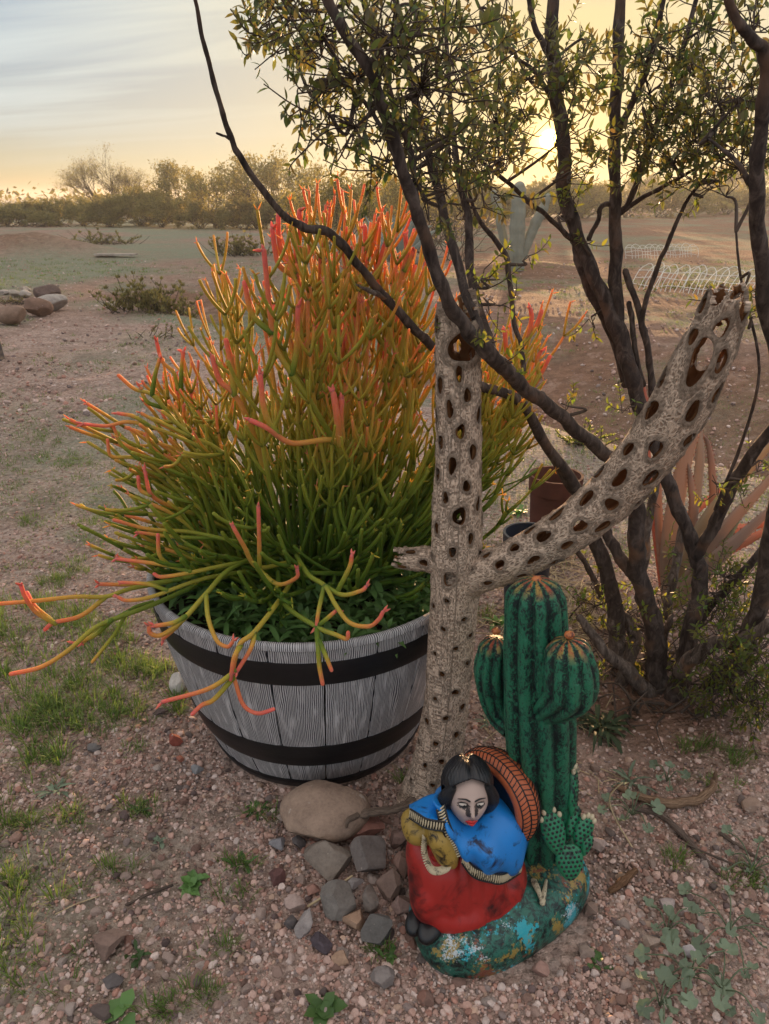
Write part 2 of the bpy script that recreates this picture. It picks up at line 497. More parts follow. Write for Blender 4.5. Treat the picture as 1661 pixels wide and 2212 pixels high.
def f_rock(t, b, o):
    c = obco(t); oi = t.n('ShaderNodeObjectInfo')
    cc = t.vmath('ADD', c, t.vmath('SCALE', (3.1, 7.7, 5.3), scale=oi.outputs['Random']))
    n1 = t.noise(cc, 22, 6, 0.65); n2 = t.noise(cc, 160, 4, 0.7)
    m = t.math('ADD', t.math('MULTIPLY', n1, 0.9), t.math('MULTIPLY', n2, 0.5))
    f = t.mix(t.rng(m, 0.45, 0.95), (0.62, 0.60, 0.60), (1.3, 1.3, 1.28))
    col = t.mix(1.0, oi.outputs['Color'], f, 'MULTIPLY')
    spot = t.math('MULTIPLY', t.rng(t.noise(cc, 45, 2), 0.70, 0.74), 0.6)
    col = t.mix(spot, col, (0.5, 0.44, 0.39))
    setb(t, b, col, 0.85, 0.25); bump(t, b, m, 0.004, 0.9)
M['rock'] = material('rock', f_rock)
def f_peb(t, b, o):
    a = attr(t).outputs['Color']; n = t.noise(obco(t), 260, 3, 0.7)
    col = t.mix(1.0, a, t.mix(n, (0.66, 0.64, 0.64), (1.3, 1.3, 1.3)), 'MULTIPLY')
    setb(t, b, col, 0.85, 0.25); bump(t, b, n, 0.0012, 0.8)
M['pebble'] = material('pebble', f_peb)
def f_ground(t, b, o):
    c = obco(t); a = attr(t).outputs['Color']
    sp = t.n('ShaderNodeSeparateColor', i_0=a)
    nb = t.noise(c, 3.0, 5, 0.6); nf = t.noise(c, 55, 5, 0.7); nm = t.noise(c, 13, 4, 0.65)
    vor = t.n('ShaderNodeTexVoronoi'); t.put(vor.inputs['Vector'], c); vor.inputs['Scale'].default_value = 62
    vr = t.n('ShaderNodeSeparateColor', i_0=vor.outputs['Color'])
    base = t.mix(t.rng(nf, 0.36, 0.66), (0.32, 0.21, 0.17), (0.74, 0.545, 0.46))
    base = t.mix(t.rng(vr.outputs[0], 0.55, 0.9, 0, 0.6), base, (0.55, 0.44, 0.39))
    base = t.mix(t.rng(vr.outputs[1], 0.75, 0.95, 0, 0.6), base, (0.20, 0.14, 0.12))
    soil = t.mix(t.rng(nm, 0.3, 0.7), (0.22, 0.118, 0.08), (0.40, 0.235, 0.16))
    soil = t.mix(t.rng(nf, 0.35, 0.75, 0, 0.55), soil, (0.14, 0.085, 0.06))
    col = t.mix(sp.outputs[1], base, soil)
    col = t.mix(t.rng(nb, 0.48, 0.68, 0, 0.45), col, (0.17, 0.115, 0.09))
    gm = t.math('MULTIPLY', sp.outputs[0], t.rng(t.math('ADD', nm, t.math('MULTIPLY', nf, 0.5)), 0.46, 0.80), clamp=True)
    col = t.mix(t.rng(t.noise(c, 7.5, 5, 0.7), 0.50, 0.68, 0, 0.5), col, (0.13, 0.085, 0.065))
    col = t.mix(t.rng(t.noise(t.vmath('ADD', c, (9, 4, 0)), 5.0, 5, 0.7), 0.54, 0.72, 0, 0.5), col, (0.60, 0.43, 0.355))
    col = t.mix(gm, col, t.mix(t.rng(nf, 0.3, 0.7), (0.125, 0.165, 0.095), (0.33, 0.39, 0.29)))
    setb(t, b, col, 0.95, 0.1)
    h = t.math('ADD', t.math('MULTIPLY', nf, 0.8), t.math('ADD', t.math('MULTIPLY', vor.outputs['Distance'], -0.6), t.math('MULTIPLY', nm, 1.6)))
    bump(t, b, h, 0.035, 1.0)
M['ground'] = material('ground', f_ground)

def f_stave(t, b, o):
    u = attr(t, 'uvp').outputs['Vector']; oi = t.n('ShaderNodeObjectInfo')
    off = t.vmath('SCALE', (2.3, 5.1, 1.7), scale=oi.outputs['Random'])
    uo = t.vmath('ADD', u, off)
    n = t.n('ShaderNodeTexNoise'); t.put(n.inputs['Vector'], t.vmath('MULTIPLY', uo, (16, 4.5, 0))); n.inputs['Scale'].default_value = 1.0; n.inputs['Detail'].default_value = 2
    fr = t.n('ShaderNodeTexNoise'); t.put(fr.inputs['Vector'], t.vmath('MULTIPLY', uo, (140, 60, 0))); fr.inputs['Scale'].default_value = 1.0
    x = t.n('ShaderNodeSeparateXYZ', i_0=uo).outputs[0]
    ph = t.math('ADD', t.math('MULTIPLY', x, 1800.0), t.math('ADD', t.math('MULTIPLY', n.outputs[0], 44.0), t.math('MULTIPLY', fr.outputs[0], 3.2)))
    wv = t.math('SINE', ph)
    line = t.rng(wv, -0.15, 0.55)
    brk = t.rng(t.noise(t.vmath('MULTIPLY', uo, (90, 14, 0)), 1.0, 3), 0.32, 0.5)
    line = t.math('MULTIPLY', line, brk)
    big = t.noise(uo, 7, 3)
    pale = t.mix(big, (0.48, 0.46, 0.47), (0.68, 0.655, 0.665))
    col = t.mix(t.math('MULTIPLY', line, 0.93), pale, (0.03, 0.032, 0.044))
    setb(t, b, col, 0.6, 0.35)
    bump(t, b, t.math('MULTIPLY', line, -1.0), 0.0022, 1.0)
M['stave'] = material('stave', f_stave)

def paint(name, col, under=(0.008, 0.01, 0.012), sc=60, lo=0.42, hi=0.52, rough=0.35, var=0.25, bd=0.002, stretch=(1, 1, 0.5)):
    """opaque paint dry brushed over a black undercoat"""
    def fn(t, b, o):
        c = t.vmath('MULTIPLY', obco(t), stretch)
        n = t.noise(c, sc, 5, 0.7, 0.6); n2 = t.noise(obco(t), 14, 3)
        m = t.rng(t.math('ADD', n, t.math('MULTIPLY', t.math('SUBTRACT', n2, 0.5), 0.5)), lo, hi)
        cc = t.mix(n2, tuple(x*(1-var) for x in col), tuple(x*(1+var) for x in col))
        setb(t, b, t.mix(m, under, cc), rough, 0.45)
        bump(t, b, n, bd, 0.8)
    M[name] = material(name, fn)
paint('green_paint', (0.022, 0.21, 0.095), (0.004, 0.018, 0.018), 135, 0.45, 0.53)
def f_cactus(t, b, o):
    c = obco(t); u = t.n('ShaderNodeSeparateXYZ', i_0=attr(t, 'uvp').outputs['Vector'])
    ridge, top = u.outputs[0], u.outputs[1]
    n = t.noise(t.vmath('MULTIPLY', c, (1, 1, 0.6)), 190, 4, 0.72, 1.2); n2 = t.noise(c, 20, 3)
    m = t.math('ADD', n, t.math('ADD', t.math('MULTIPLY', t.math('SUBTRACT', ridge, 0.62), 0.17), t.math('MULTIPLY', t.math('SUBTRACT', n2, 0.5), 0.22)))
    green = t.mix(n2, (0.010, 0.12, 0.07), (0.026, 0.22, 0.115))
    warm = t.mix(t.rng(t.noise(c, 60, 2), 0.45, 0.6), (0.42, 0.24, 0.05), (0.38, 0.06, 0.03))
    tm = t.math('MULTIPLY', t.rng(t.math('ADD', top, t.math('MULTIPLY', n2, 0.25)), 1.02, 1.12), t.rng(ridge, 0.45, 0.8))
    col = t.mix(tm, green, warm)
    f = t.rng(m, 0.455, 0.53)
    setb(t, b, t.mix(f, (0.004, 0.014, 0.015), col), 0.36, 0.45); bump(t, b, n, 0.004, 1.0)
M['cactus_paint'] = material('cactus_paint', f_cactus)
paint('nopal_paint', (0.018, 0.18, 0.085), (0.004, 0.02, 0.016), 70, 0.34, 0.48)
paint('blue_paint', (0.010, 0.20, 0.60), (0.004, 0.012, 0.05), 26, 0.33, 0.44, 0.4, 0.15, 0.0015, (1, 1, 1))
paint('red_paint', (0.36, 0.022, 0.018), (0.03, 0.004, 0.005), 20, 0.30, 0.52, 0.38, 0.2, 0.0012, (1, 1, 1))
paint('gold_paint', (0.34, 0.22, 0.045), (0.015, 0.01, 0.006), 60, 0.36, 0.5, 0.4, 0.3, 0.0015, (1, 1, 1))
paint('cream_paint', (0.52, 0.44, 0.30), (0.02, 0.016, 0.012), 90, 0.33, 0.46, 0.45, 0.2, 0.001, (1, 1, 1))
paint('hat_paint', (0.46, 0.115, 0.045), (0.05, 0.01, 0.008), 30, 0.2, 0.45, 0.5, 0.2, 0.001, (1, 1, 1))
paint('flower_paint', (0.50, 0.16, 0.05), (0.10, 0.02, 0.01), 80, 0.38, 0.5, 0.45, 0.4, 0.001, (1, 1, 1))
paint('sleeve_stripe', (0.55, 0.47, 0.33), (0.02, 0.016, 0.012), 120, 0.3, 0.42, 0.45, 0.2, 0.0005, (1, 1, 1))
simple('black_paint', (0.007, 0.007, 0.009), 0.33, 0.5, 0.2, 40, 0.0006)
def f_hair(t, b, o):
    u = attr(t, 'uvp').outputs['Vector']
    s = t.n('ShaderNodeSeparateXYZ', i_0=u)
    n = t.noise(t.vmath('MULTIPLY', u, (300, 40, 40)), 1.0, 4, 0.6)
    setb(t, b, t.mix(n, (0.004, 0.004, 0.006), (0.016, 0.017, 0.022)), 0.3, 0.5); bump(t, b, n, 0.002, 1.0)
M['hair_paint'] = material('hair_paint', f_hair)
def f_skin(t, b, o):
    u = t.vmath('SCALE', attr(t, 'uvp').outputs['Vector'], scale=1/0.86); s = t.n('ShaderNodeSeparateXYZ', i_0=u)
    # smudged black round the eyes and under the lip (worn paint)
    ax = t.math('ABSOLUTE', s.outputs[0])
    def blot(cx, cz, rx, rz, absx=True):
        dx = t.math('DIVIDE', t.math('SUBTRACT', ax if absx else s.outputs[0], cx), rx)
        dz = t.math('DIVIDE', t.math('SUBTRACT', s.outputs[2], cz), rz)
        return t.math('SUBTRACT', 1.0, t.math('ADD', t.math('MULTIPLY', dx, dx), t.math('MULTIPLY', dz, dz)))
    m = t.math('MAXIMUM', blot(0.0145, 0.002, 0.013, 0.008), blot(0.0075, -0.008, 0.005, 0.012))
    m = t.math('MAXIMUM', m, t.math('SUBTRACT', blot(0.0, -0.036, 0.012, 0.005), 0.3))
    n = t.noise(u, 420, 3, 0.7)
    f = t.rng(t.math('ADD', t.math('MULTIPLY', m, 0.5), n), 0.57, 0.76, 0, 0.94)
    col = t.mix(f, (0.47, 0.35, 0.305), (0.02, 0.016, 0.018))
    setb(t, b, col, 0.5, 0.35)
M['skin_paint'] = material('skin_paint', f_skin)
simple('lip_paint', (0.50, 0.03, 0.03), 0.4)
simple('ivory_paint', (0.60, 0.52, 0.46), 0.5)
def f_base(t, b, o):
    c = obco(t)
    n = t.noise(c, 80, 5, 0.7, 0.5)
    g = t.mix(t.rng(n, 0.42, 0.56), (0.006, 0.016, 0.016), (0.02, 0.13, 0.095))
    def patch(seed, sc, lo, col, g, fine=140):
        k = t.vmath('ADD', c, (seed, seed*1.7, seed*0.3))
        a = t.math('ADD', t.noise(k, sc, 3, 0.6), t.math('MULTIPLY', t.math('SUBTRACT', t.noise(k, fine, 3, 0.7), 0.5), 0.45))
        return t.mix(t.rng(a, lo, lo+0.04, 0, 0.9), g, col)
    g = patch(1.3, 13, 0.585, (0.33, 0.22, 0.05), g)
    g = patch(4.1, 12, 0.59, (0.22, 0.06, 0.035), g)
    g = patch(7.7, 15, 0.585, (0.02, 0.36, 0.44), g)
    g = patch(9.2, 14, 0.645, (0.50, 0.56, 0.60), g, 300)
    setb(t, b, g, 0.32, 0.5); bump(t, b, n, 0.0025)
M['base_paint'] = material('base_paint', f_base)
simple('black_hoop', (0.010, 0.010, 0.012), 0.42, 0.4, 0.2, 60, 0.0004)
simple('soil', (0.035, 0.024, 0.018), 0.95, 0.1, 0.5, 60, 0.006)
simple('terracotta', (0.085, 0.032, 0.024), 0.85, 0.2, 0.3, 12, 0.002)
simple('white_wire', (0.75, 0.75, 0.72), 0.6, 0.3, 0.1, 5)
simple('twig_wood', (0.085, 0.062, 0.05), 0.9, 0.2, 0.4, 12)
simple('scrub_wood', (0.075, 0.06, 0.048), 0.9, 0.15, 0.4, 3)
simple('cactus_skin', (0.22, 0.23, 0.19), 0.7, 0.3, 0.2, 6)
simple('straw', (0.46, 0.36, 0.22), 0.8, 0.2, 0.3, 40)
simple('dark_metal', (0.02, 0.025, 0.04), 0.5, 0.4, 0.2, 10)
simple('board_wood', (0.35, 0.30, 0.26), 0.9, 0.1, 0.3, 10)
simple('brick_clay', (0.30, 0.075, 0.05), 0.9, 0.15, 0.3, 50, 0.001)
# ================================================================ the ground
def ground():
    ys = np.concatenate([np.linspace(-6, 0.2, 16, endpoint=False), np.geomspace(0.55, 60, 300)-0.35, np.geomspace(66, 600, 20)])
    ts = np.sign(np.linspace(-1, 1, 221))*np.abs(np.linspace(-1, 1, 221))**1.35
    hw = 3.2 + 1.0*np.maximum(ys, 0)
    X = hw[:, None]*ts[None]; Y = np.broadcast_to(ys[:, None], X.shape)
    x, y = X.ravel(), Y.ravel()
    z = hgt(x, y)
    near = sst(y, 14, 5)
    z = z + near*0.006*(fbm(x*14, y*14, 51, 3)-0.5) + sst(y, 2.6, 5)*sst(40-y, 0, 15)*0.055*(fbm(x*2.6, y*2.6, 53, 4)-0.5)
    # what grows or lies where
    wash = sst(-(hgt(x, y)), 0.05, 0.2)
    far = sst(y, 6.5, 10.0)
    pat = fbm(x*0.55, y*0.40, 61, 4)
    green = sst(pat, 0.50, 0.66)*(0.35+0.4*far)
    green = np.maximum(green, sst(fbm(x*1.3, y*1.3, 67, 4), 0.56, 0.68)*0.6)
    green = green*(1-0.6*wash)*(1-0.7*sst(2.6-y, 0.0, 0.6)*sst(x, -0.8, -0.3))
    green = np.where((y > 7.5) & (x < 0.5), np.maximum(green, 0.95*sst(fbm(x*0.30, y*0.22, 71, 4), 0.36, 0.58)), green)
    right = sst(x-0.05*y, 0.2, 1.2)
    soil = np.clip(wash*0.9 + far*0.5 + 0.75*right*sst(y, 3.9, 4.8), 0, 1)
    def bl(cx, cy, rx, ry): return np.exp(-(((x-cx)/rx)**2+((y-cy)/ry)**2)*1.2)
    soil = np.maximum(soil, np.maximum(np.maximum(bl(-8.2, 17.3, 2.6, 1.2), bl(-0.6, 11.5, 1.6, 1.1)), np.maximum(bl(2.3, 13, 1.7, 1.0), bl(0.62, 1.50, 0.32, 0.22))))
    soil = np.maximum(soil, bl(-11, 19.5, 2.2, 1.1))
    for k in ((-8.2, 17.3, 2.6, 1.0), (-0.6, 11.5, 1.5, 1.0), (2.3, 13, 1.6, .9)): green = green*(1-0.9*bl(*k))
    a = Acc(); a.add(np.stack([x, y, z], 1), None, grid_faces(len(ys), len(ts))[:, ::-1], np.stack([green, soil, pat], 1))
    o = link('ground', a.mesh('ground', M['ground']))
    if o.data.polygons[0].normal.z < 0: o.data.flip_normals()
    tag(o, kind='structure')
ground()

# ================================================================ half barrel planter
BC = np.array([-0.160, 1.47, 0.0])
BH = 0.417
def brad(z):
    t = np.clip(z/BH, 0, 1)
    return 0.235 + 0.112*t**0.85 + 0.010*np.sin(t*math.pi)
def barrel():
    root = thing('planter', 'grey wood-look half barrel planter with black hoops, full of orange tipped succulent stems', 'planter', BC)
    NS = 21; gap = 0.0016
    for k in range(NS):
        a0 = (k+0.25)/NS*2*math.pi; a1 = (k+1.25)/NS*2*math.pi
        zs = np.linspace(0.012, BH, 26); nj = 9
        V = []; U = []
        for layer, dr in ((0, 0.0), (1, -0.012)):
            for z in zs:
                R = brad(z)+dr
                for j in range(nj):
                    f = j/(nj-1); g = gap/R
                    an = a0+g+(a1-a0-2*g)*f
                    e = 0.0014*math.exp(-(min(f, 1-f)*(a1-a0)*R/0.0035)**2)
                    V.append((BC[0]+(R-e)*math.cos(an), BC[1]+(R-e)*math.sin(an), z)); U.append((an*0.33, z, 0))
        V = np.array(V); n1 = len(zs)*nj
        F1 = grid_faces(len(zs), nj); F2 = grid_faces(len(zs), nj)[:, ::-1]+n1
        top = [(len(zs)-1)*nj+j for j in range(nj)]
        Q = [F1, F2, np.array([(top[j], top[j+1], top[j+1]+n1, top[j]+n1) for j in range(nj-1)])]
        sd = [i*nj for i in range(len(zs))]; se = [i*nj+nj-1 for i in range(len(zs))]
        Q.append(np.array([(sd[i], sd[i+1], sd[i+1]+n1, sd[i]+n1) for i in range(len(zs)-1)]))
        Q.append(np.array([(se[i+1], se[i], se[i]+n1, se[i+1]+n1) for i in range(len(zs)-1)]))
        part('stave', Acc().add(V, None, np.concatenate(Q), None, np.array(U)), M['stave'], root, sharp=40, uv=True)
    def band(name, z0, z1, out, mat, th=0.006, n=120):
        zz = np.linspace(z0, z1, 6)
        prof = [(brad(z0)-th, z0)]+[(brad(z)+out*(0.35 if i in (0, 5) else 1.0), z) for i, z in enumerate(zz)]+[(brad(z1)-th, z1)]
        an = np.arange(n)/n*2*math.pi
        V = np.array([[(BC[0]+r*math.cos(t), BC[1]+r*math.sin(t), z) for t in an] for r, z in prof]).reshape(-1, 3)
        part(name, Acc().add(V, None, grid_faces(len(prof), n, True)), mat, root, sharp=50)
    band('hoop', 0.326, 0.380, 0.0035, M['black_hoop'])
    band('hoop', 0.085, 0.150, 0.0035, M['black_hoop'])
    band('base_band', -0.004, 0.027, 0.004, M['black_hoop'])
    # dark inner lip and pale top edge
    an = np.arange(120)/120*2*math.pi
    for nm, prof, mt in (('rim', [(brad(BH)-0.013, BH-0.001), (brad(BH)-0.011, BH+0.004), (brad(BH)-0.003, BH+0.005), (brad(BH)+0.002, BH+0.001), (brad(BH)+0.0015, BH-0.008)], M['stave']),
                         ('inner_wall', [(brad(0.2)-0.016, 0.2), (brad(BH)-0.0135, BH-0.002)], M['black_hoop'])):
        V = np.array([[(BC[0]+r*math.cos(t), BC[1]+r*math.sin(t), z) for t in an] for r, z in prof]).reshape(-1, 3)
        U = np.array([[(t*0.33, z+3, 0) for t in an] for r, z in prof]).reshape(-1, 3)
        Q = grid_faces(len(prof), 120, True)
        part(nm, Acc().add(V, None, Q[:, ::-1] , None, U), mt, root, uv=True)
    a = Acc(); R = brad(0.36)-0.016
    rr = np.linspace(0.001, R, 14); V = np.array([[(BC[0]+r*math.cos(t), BC[1]+r*math.sin(t), 0.352+0.02*(fbm(np.array([r*math.cos(t)*9]), np.array([r*math.sin(t)*9]), 5)[0]-0.5)) for t in an] for r in rr]).reshape(-1, 3)
    part('soil', a.add(V, None, grid_faces(14, 120, True)), M['soil'], root)
barrel()

# ================================================================ pencil cactus in the planter
STK = np.array([(0, .026, .060, .008), (.22, .085, .150, .016), (.42, .20, .24, .028), (.58, .37, .31, .045), (.72, .57, .29, .06), (.86, .68, .19, .09), (1, .72, .145, .125)])
def scol(t):
    t = np.clip(t, 0, 1)
    return np.stack([np.interp(t, STK[:, 0], STK[:, k]) for k in (1, 2, 3)], -1)
def bez(p0, p1, p2, p3, n):
    t = np.linspace(0, 1, n)[:, None]
    return (1-t)**3*p0+3*(1-t)**2*t*p1+3*(1-t)*t*t*p2+t**3*p3
UP = np.array([0, 0, 1.0])
def hcol(z): return 0.14+0.44*sst(z, 0.42, 0.78)
def leaflets(acc, p, d, r, c, n):
    for _ in range(n):
        a = nrm(d*1.0+RNG.normal(size=3)*0.55); l = RNG.uniform(0.008, 0.018)
        tube(acc, np.array([p, p+a*l*0.5, p+a*l]), np.array([r*0.25, r*0.42, r*0.12]), 5, c, True)
def sticks(acc, p, d, L, r, lev, rr, up, tmin):
    """one side stick curving upward, forking again while lev lasts"""
    d = nrm(d)
    e = p+d*L*0.55+(up*0.75+d*0.35)/1.1*L*0.5
    pts = bez(p, p+d*L*0.35, p+d*L*0.6+up*L*0.12, e, 8)
    z = pts[:, 2]; s = np.linspace(0, 1, 8)
    t = np.maximum(hcol(z)*0.9, tmin)+rr*0.45*s**1.5
    rad = r*(1-0.10*s); rad[0] *= 0.8
    cc = scol(t); cc[0] *= 0.45; cc[1] *= 0.85
    tube(acc, pts, rad, 7, cc)
    td = nrm(pts[-1]-pts[-2])
    if lev > 0:
        k = RNG.integers(2, 4); a0 = RNG.uniform(0, 6.28)
        for i in range(k):
            ax = nrm(np.cross(td, nrm(np.array([math.cos(a0+i*6.28/k), math.sin(a0+i*6.28/k), 0.1]))))
            nd = rot3(ax, RNG.uniform(0.35, 0.75))@td
            sticks(acc, pts[-1], nd, L*RNG.uniform(0.55, 0.85), r*0.92, lev-1, rr, up, tmin)
    elif RNG.random() < 0.30+rr*0.5:
        leaflets(acc, pts[-1], td, r, scol(np.array(min(1, t[-1]+0.25))), RNG.integers(1, 4))
    return pts
def pencil():
    root = thing('pencil_cactus', 'big orange tipped pencil cactus with hundreds of thin stems growing in the barrel planter', 'succulent', BC+np.array([0, 0, 0.36]))
    def stem(acc): part('stem', acc, M['pencil_stem'], root)
    env = np.array([(240, 960), (300, 850), (345, 790), (400, 830), (450, 800), (480, 690), (520, 640), (570, 600), (610, 540), (650, 530), (700, 600), (745, 590), (790, 550), (830, 585), (880, 620), (920, 710), (1000, 740), (1060, 800), (1110, 760), (1160, 750), (1190, 860), (1210, 1040)], float)
    n = 0
    def base_point(x, y):
        a = math.atan2(y-BC[1], x-BC[0]); q = min(1.0, math.hypot(x-BC[0], y-BC[1])/0.5)
        return np.array([BC[0]+math.cos(a)*q*0.16+RNG.normal()*0.045, BC[1]+math.sin(a)*q*0.14+RNG.normal()*0.045, 0.35])
    while n < 118:
        u = RNG.uniform(365, 1130) if RNG.random() < 0.93 else RNG.uniform(1080, 1160); top = np.interp(u, env[:, 0], env[:, 1])+52
        if n < 66: v = top+abs(RNG.normal())*45
        else: v = RNG.uniform(top+10, max(top+60, 1120))
        y = RNG.uniform(1.28, 1.90)
        if u > 885: y = max(y, 1.50)
        if u < 430 or u > 1090: y = RNG.uniform(1.48, 1.70)
        T = P(u, v, y)
        if T[2] < 0.42 or (u < 430 and v > 1060): continue
        n += 1
        B = base_point(T[0], T[1]); dv = T-B; L = np.linalg.norm(dv)
        out = nrm(np.array([dv[0], dv[1], 0]))
        lean = np.linalg.norm(dv[:2])/max(dv[2], 0.05)
        td = nrm(UP+out*min(1.6, 0.35*lean)+RNG.normal(size=3)*0.12)
        p1 = B+nrm(out*min(1.2, lean*0.9)+UP*0.9)*L*0.35; p2 = T-td*L*0.30
        acc = Acc(); pts = bez(B, p1, p2, T, 16)
        rr = RNG.random()**3.0
        if v < top+60: rr = max(rr, RNG.random()**(0.5 if 540 < u < 900 else 1.0))
        if u > 900: rr *= 0.7
        s = np.linspace(0, 1, 16); t = hcol(pts[:, 2])+rr*0.42*s**4
        if u > 930: t = np.maximum(t, 0.42*s)
        r0 = RNG.uniform(0.0031, 0.0046)
        tube(acc, pts, r0*(1.12-0.25*s), 8, scol(t))
        up = nrm(UP+out*min(1.4, lean*0.45))
        for f in (0.42, 0.58, 0.72, 0.86, 1.0):
            i = int(round(f*15)); tg = nrm(pts[i]-pts[i-1])
            k = RNG.integers(1, 3) if f < 1 else RNG.integers(2, 4)
            a0 = RNG.uniform(0, 6.28)
            for j in range(k):
                ax = nrm(np.cross(tg, np.array([math.cos(a0+j*2.2), math.sin(a0+j*2.2), 0.15])))
                sticks(acc, pts[i], rot3(ax, RNG.uniform(0.5, 0.95))@tg, RNG.uniform(0.055, 0.135)*(0.7 if (u < 460 or u > 1080) else 1.0), r0*0.80, 1 if RNG.random() < 0.5 else 0, rr, up, 0.0)
        stem(acc)
    # low dark tangle
    for _ in range(70):
        a = RNG.uniform(0, 6.28); q = RNG.uniform(0.15, 0.33)
        T = np.array([BC[0]+math.cos(a)*q, BC[1]+math.sin(a)*q*0.9, RNG.uniform(0.44, 0.62)])
        if T[0] > 0.12 and T[1] < 1.42: continue
        B = base_point(T[0], T[1]); acc = Acc(); L = np.linalg.norm(T-B); o = nrm(T-B)
        pts = bez(B, B+UP*L*0.3+o*0.03, T-o*L*0.3-UP*0.02, T, 10)
        tube(acc, pts, np.linspace(0.0058, 0.0042, 10), 7, scol(0.02+0.32*np.linspace(0, 1, 10)))
        for i in (5, 7, 9):
            for j in range(2): sticks(acc, pts[i], nrm(pts[i]-pts[i-1])+RNG.normal(size=3)*0.5, RNG.uniform(0.05, 0.11), 0.0040, 0, 0.1, nrm(UP+o*0.8), 0.1)
        stem(acc)
    # long low stems that sprawl out to the left
    for _ in range(34):
        T = P(RNG.uniform(235, 460), RNG.uniform(900, 1235), RNG.uniform(1.28, 1.48)); B = base_point(T[0], T[1])
        if T[2] < 0.40: continue
        o = T-B; L = np.linalg.norm(o); ho = nrm(np.array([o[0], o[1], 0])); acc = Acc()
        td = nrm(ho+UP*RNG.uniform(0.1, 0.8)+RNG.normal(size=3)*0.12)
        pts = bez(B, B+nrm(ho+UP*0.8)*L*0.4, T-td*L*0.35-UP*0.01, T, 14); s = np.linspace(0, 1, 14); rr = RNG.random()**1.5
        tube(acc, pts, 0.0043*(1.1-0.25*s), 7, scol(0.22+0.25*s+rr*0.45*s**3))
        for i in (6, 9, 11, 13):
            tg = nrm(pts[i]-pts[i-1])
            for j in range(RNG.integers(1, 3)): sticks(acc, pts[i], tg+RNG.normal(size=3)*0.45, RNG.uniform(0.04, 0.10), 0.0036, 0, rr, nrm(ho*0.8+UP*0.6), 0.3)
        stem(acc)
    # stems traced one by one: (u, v, y) polylines; red = how far the tip has turned
    def hero(lines, red, r=0.0068, t0=0.25, t1=0.9):
        acc = Acc()
        for ln in lines:
            q = catmull([P(a_, b_, c_-0.085) if c_ < 1.47 else P(a_, b_, c_-0.04) for a_, b_, c_ in ln], 6); s = np.linspace(0, 1, len(q))
            tube(acc, q, r*0.70*(1.05-0.25*s), 8, scol(t0+(t1-t0)*s**red))
            if RNG.random() < 0.6: leaflets(acc, q[-1], nrm(q[-1]-q[-2]), r, scol(np.array(1.0)), 2)
        stem(acc)
    y1 = 1.38
    hero([[(560, 1200, 1.5), (470, 1232, 1.42), (374, 1254, y1), (281, 1272, 1.34), (228, 1289, 1.32), (164, 1289, 1.30), (76, 1298, 1.28), (0, 1304, 1.27), (-30, 1306, 1.27)], [(390, 1252, y1), (300, 1262, y1), (215, 1262, 1.36)]], 1.0)
    hero([[(228, 1290, 1.32), (175, 1330, 1.30), (117, 1345, 1.28), (97, 1360, 1.28)], [(120, 1347, 1.28), (78, 1322, 1.27), (55, 1290, 1.26), (45, 1264, 1.26)], [(110, 1340, 1.28), (75, 1310, 1.29), (58, 1280, 1.30)]], 0.6, 0.0066, 0.5, 1.0)
    hero([[(430, 1262, 1.38), (328, 1307, 1.32), (234, 1342, 1.28), (193, 1365, 1.26), (146, 1406, 1.24), (88, 1441, 1.22), (23, 1456, 1.21)], [(240, 1340, 1.28), (205, 1372, 1.28), (160, 1390, 1.28)]], 1.2)
    hero([[(330, 1300, 1.34), (281, 1318, 1.32), (246, 1371, 1.28), (199, 1430, 1.24)], [(281, 1318, 1.32), (225, 1350, 1.31), (180, 1388, 1.28)]], 2.0, 0.0055, 0.25, 0.7)
    hero([[(600, 1190, 1.45), (503, 1225, 1.36), (445, 1283, 1.28), (398, 1336, 1.24), (351, 1371, 1.22), (325, 1368, 1.215), (322, 1352, 1.215)], [(430, 1300, 1.27), (385, 1350, 1.25), (352, 1380, 1.24)], [(400, 1332, 1.24), (375, 1345, 1.23), (335, 1352, 1.22)]], 0.9)
    hero([[(445, 1283, 1.28), (450, 1336, 1.22), (468, 1383, 1.19), (491, 1397, 1.18), (503, 1386, 1.18)]], 0.8, 0.006, 0.45)
    hero([[(640, 1240, 1.42), (603, 1297, 1.28), (550, 1365, 1.19), (518, 1392, 1.17), (503, 1450, 1.16), (509, 1476, 1.155), (526, 1523, 1.15), (556, 1541, 1.14), (591, 1532, 1.13)], [(503, 1465, 1.155), (462, 1511, 1.14), (436, 1523, 1.13), (415, 1543, 1.12)], [(509, 1450, 1.155), (450, 1488, 1.14), (351, 1516, 1.12)], [(550, 1366, 1.19), (542, 1400, 1.17), (512, 1450, 1.155)], [(520, 1395, 1.17), (506, 1420, 1.15), (498, 1468, 1.15)]], 0.7, 0.0064, 0.38, 1.0)
    hero([[(600, 1235, 1.40), (610, 1300, 1.28), (684, 1354, 1.21), (725, 1371, 1.185), (749, 1380, 1.18), (752, 1366, 1.18)], [(684, 1354, 1.21), (687, 1400, 1.17), (690, 1440, 1.16), (697, 1478, 1.15)], [(690, 1385, 1.18), (703, 1415, 1.16), (716, 1448, 1.15)], [(690, 1350, 1.21), (725, 1320, 1.21)]], 1.3, 0.0064, 0.2, 0.95)
    hero([[(640, 1200, 1.42), (667, 1242, 1.30), (702, 1266, 1.25), (725, 1307, 1.21), (755, 1345, 1.185), (796, 1353, 1.17), (818, 1338, 1.165), (827, 1322, 1.165)], [(702, 1266, 1.25), (740, 1285, 1.23), (780, 1276, 1.22), (790, 1268, 1.22)], [(700, 1268, 1.25), (688, 1320, 1.22), (684, 1352, 1.21)], [(730, 1275, 1.24), (755, 1225, 1.24), (760, 1200, 1.24)]], 1.1, 0.0062, 0.3, 1.0)
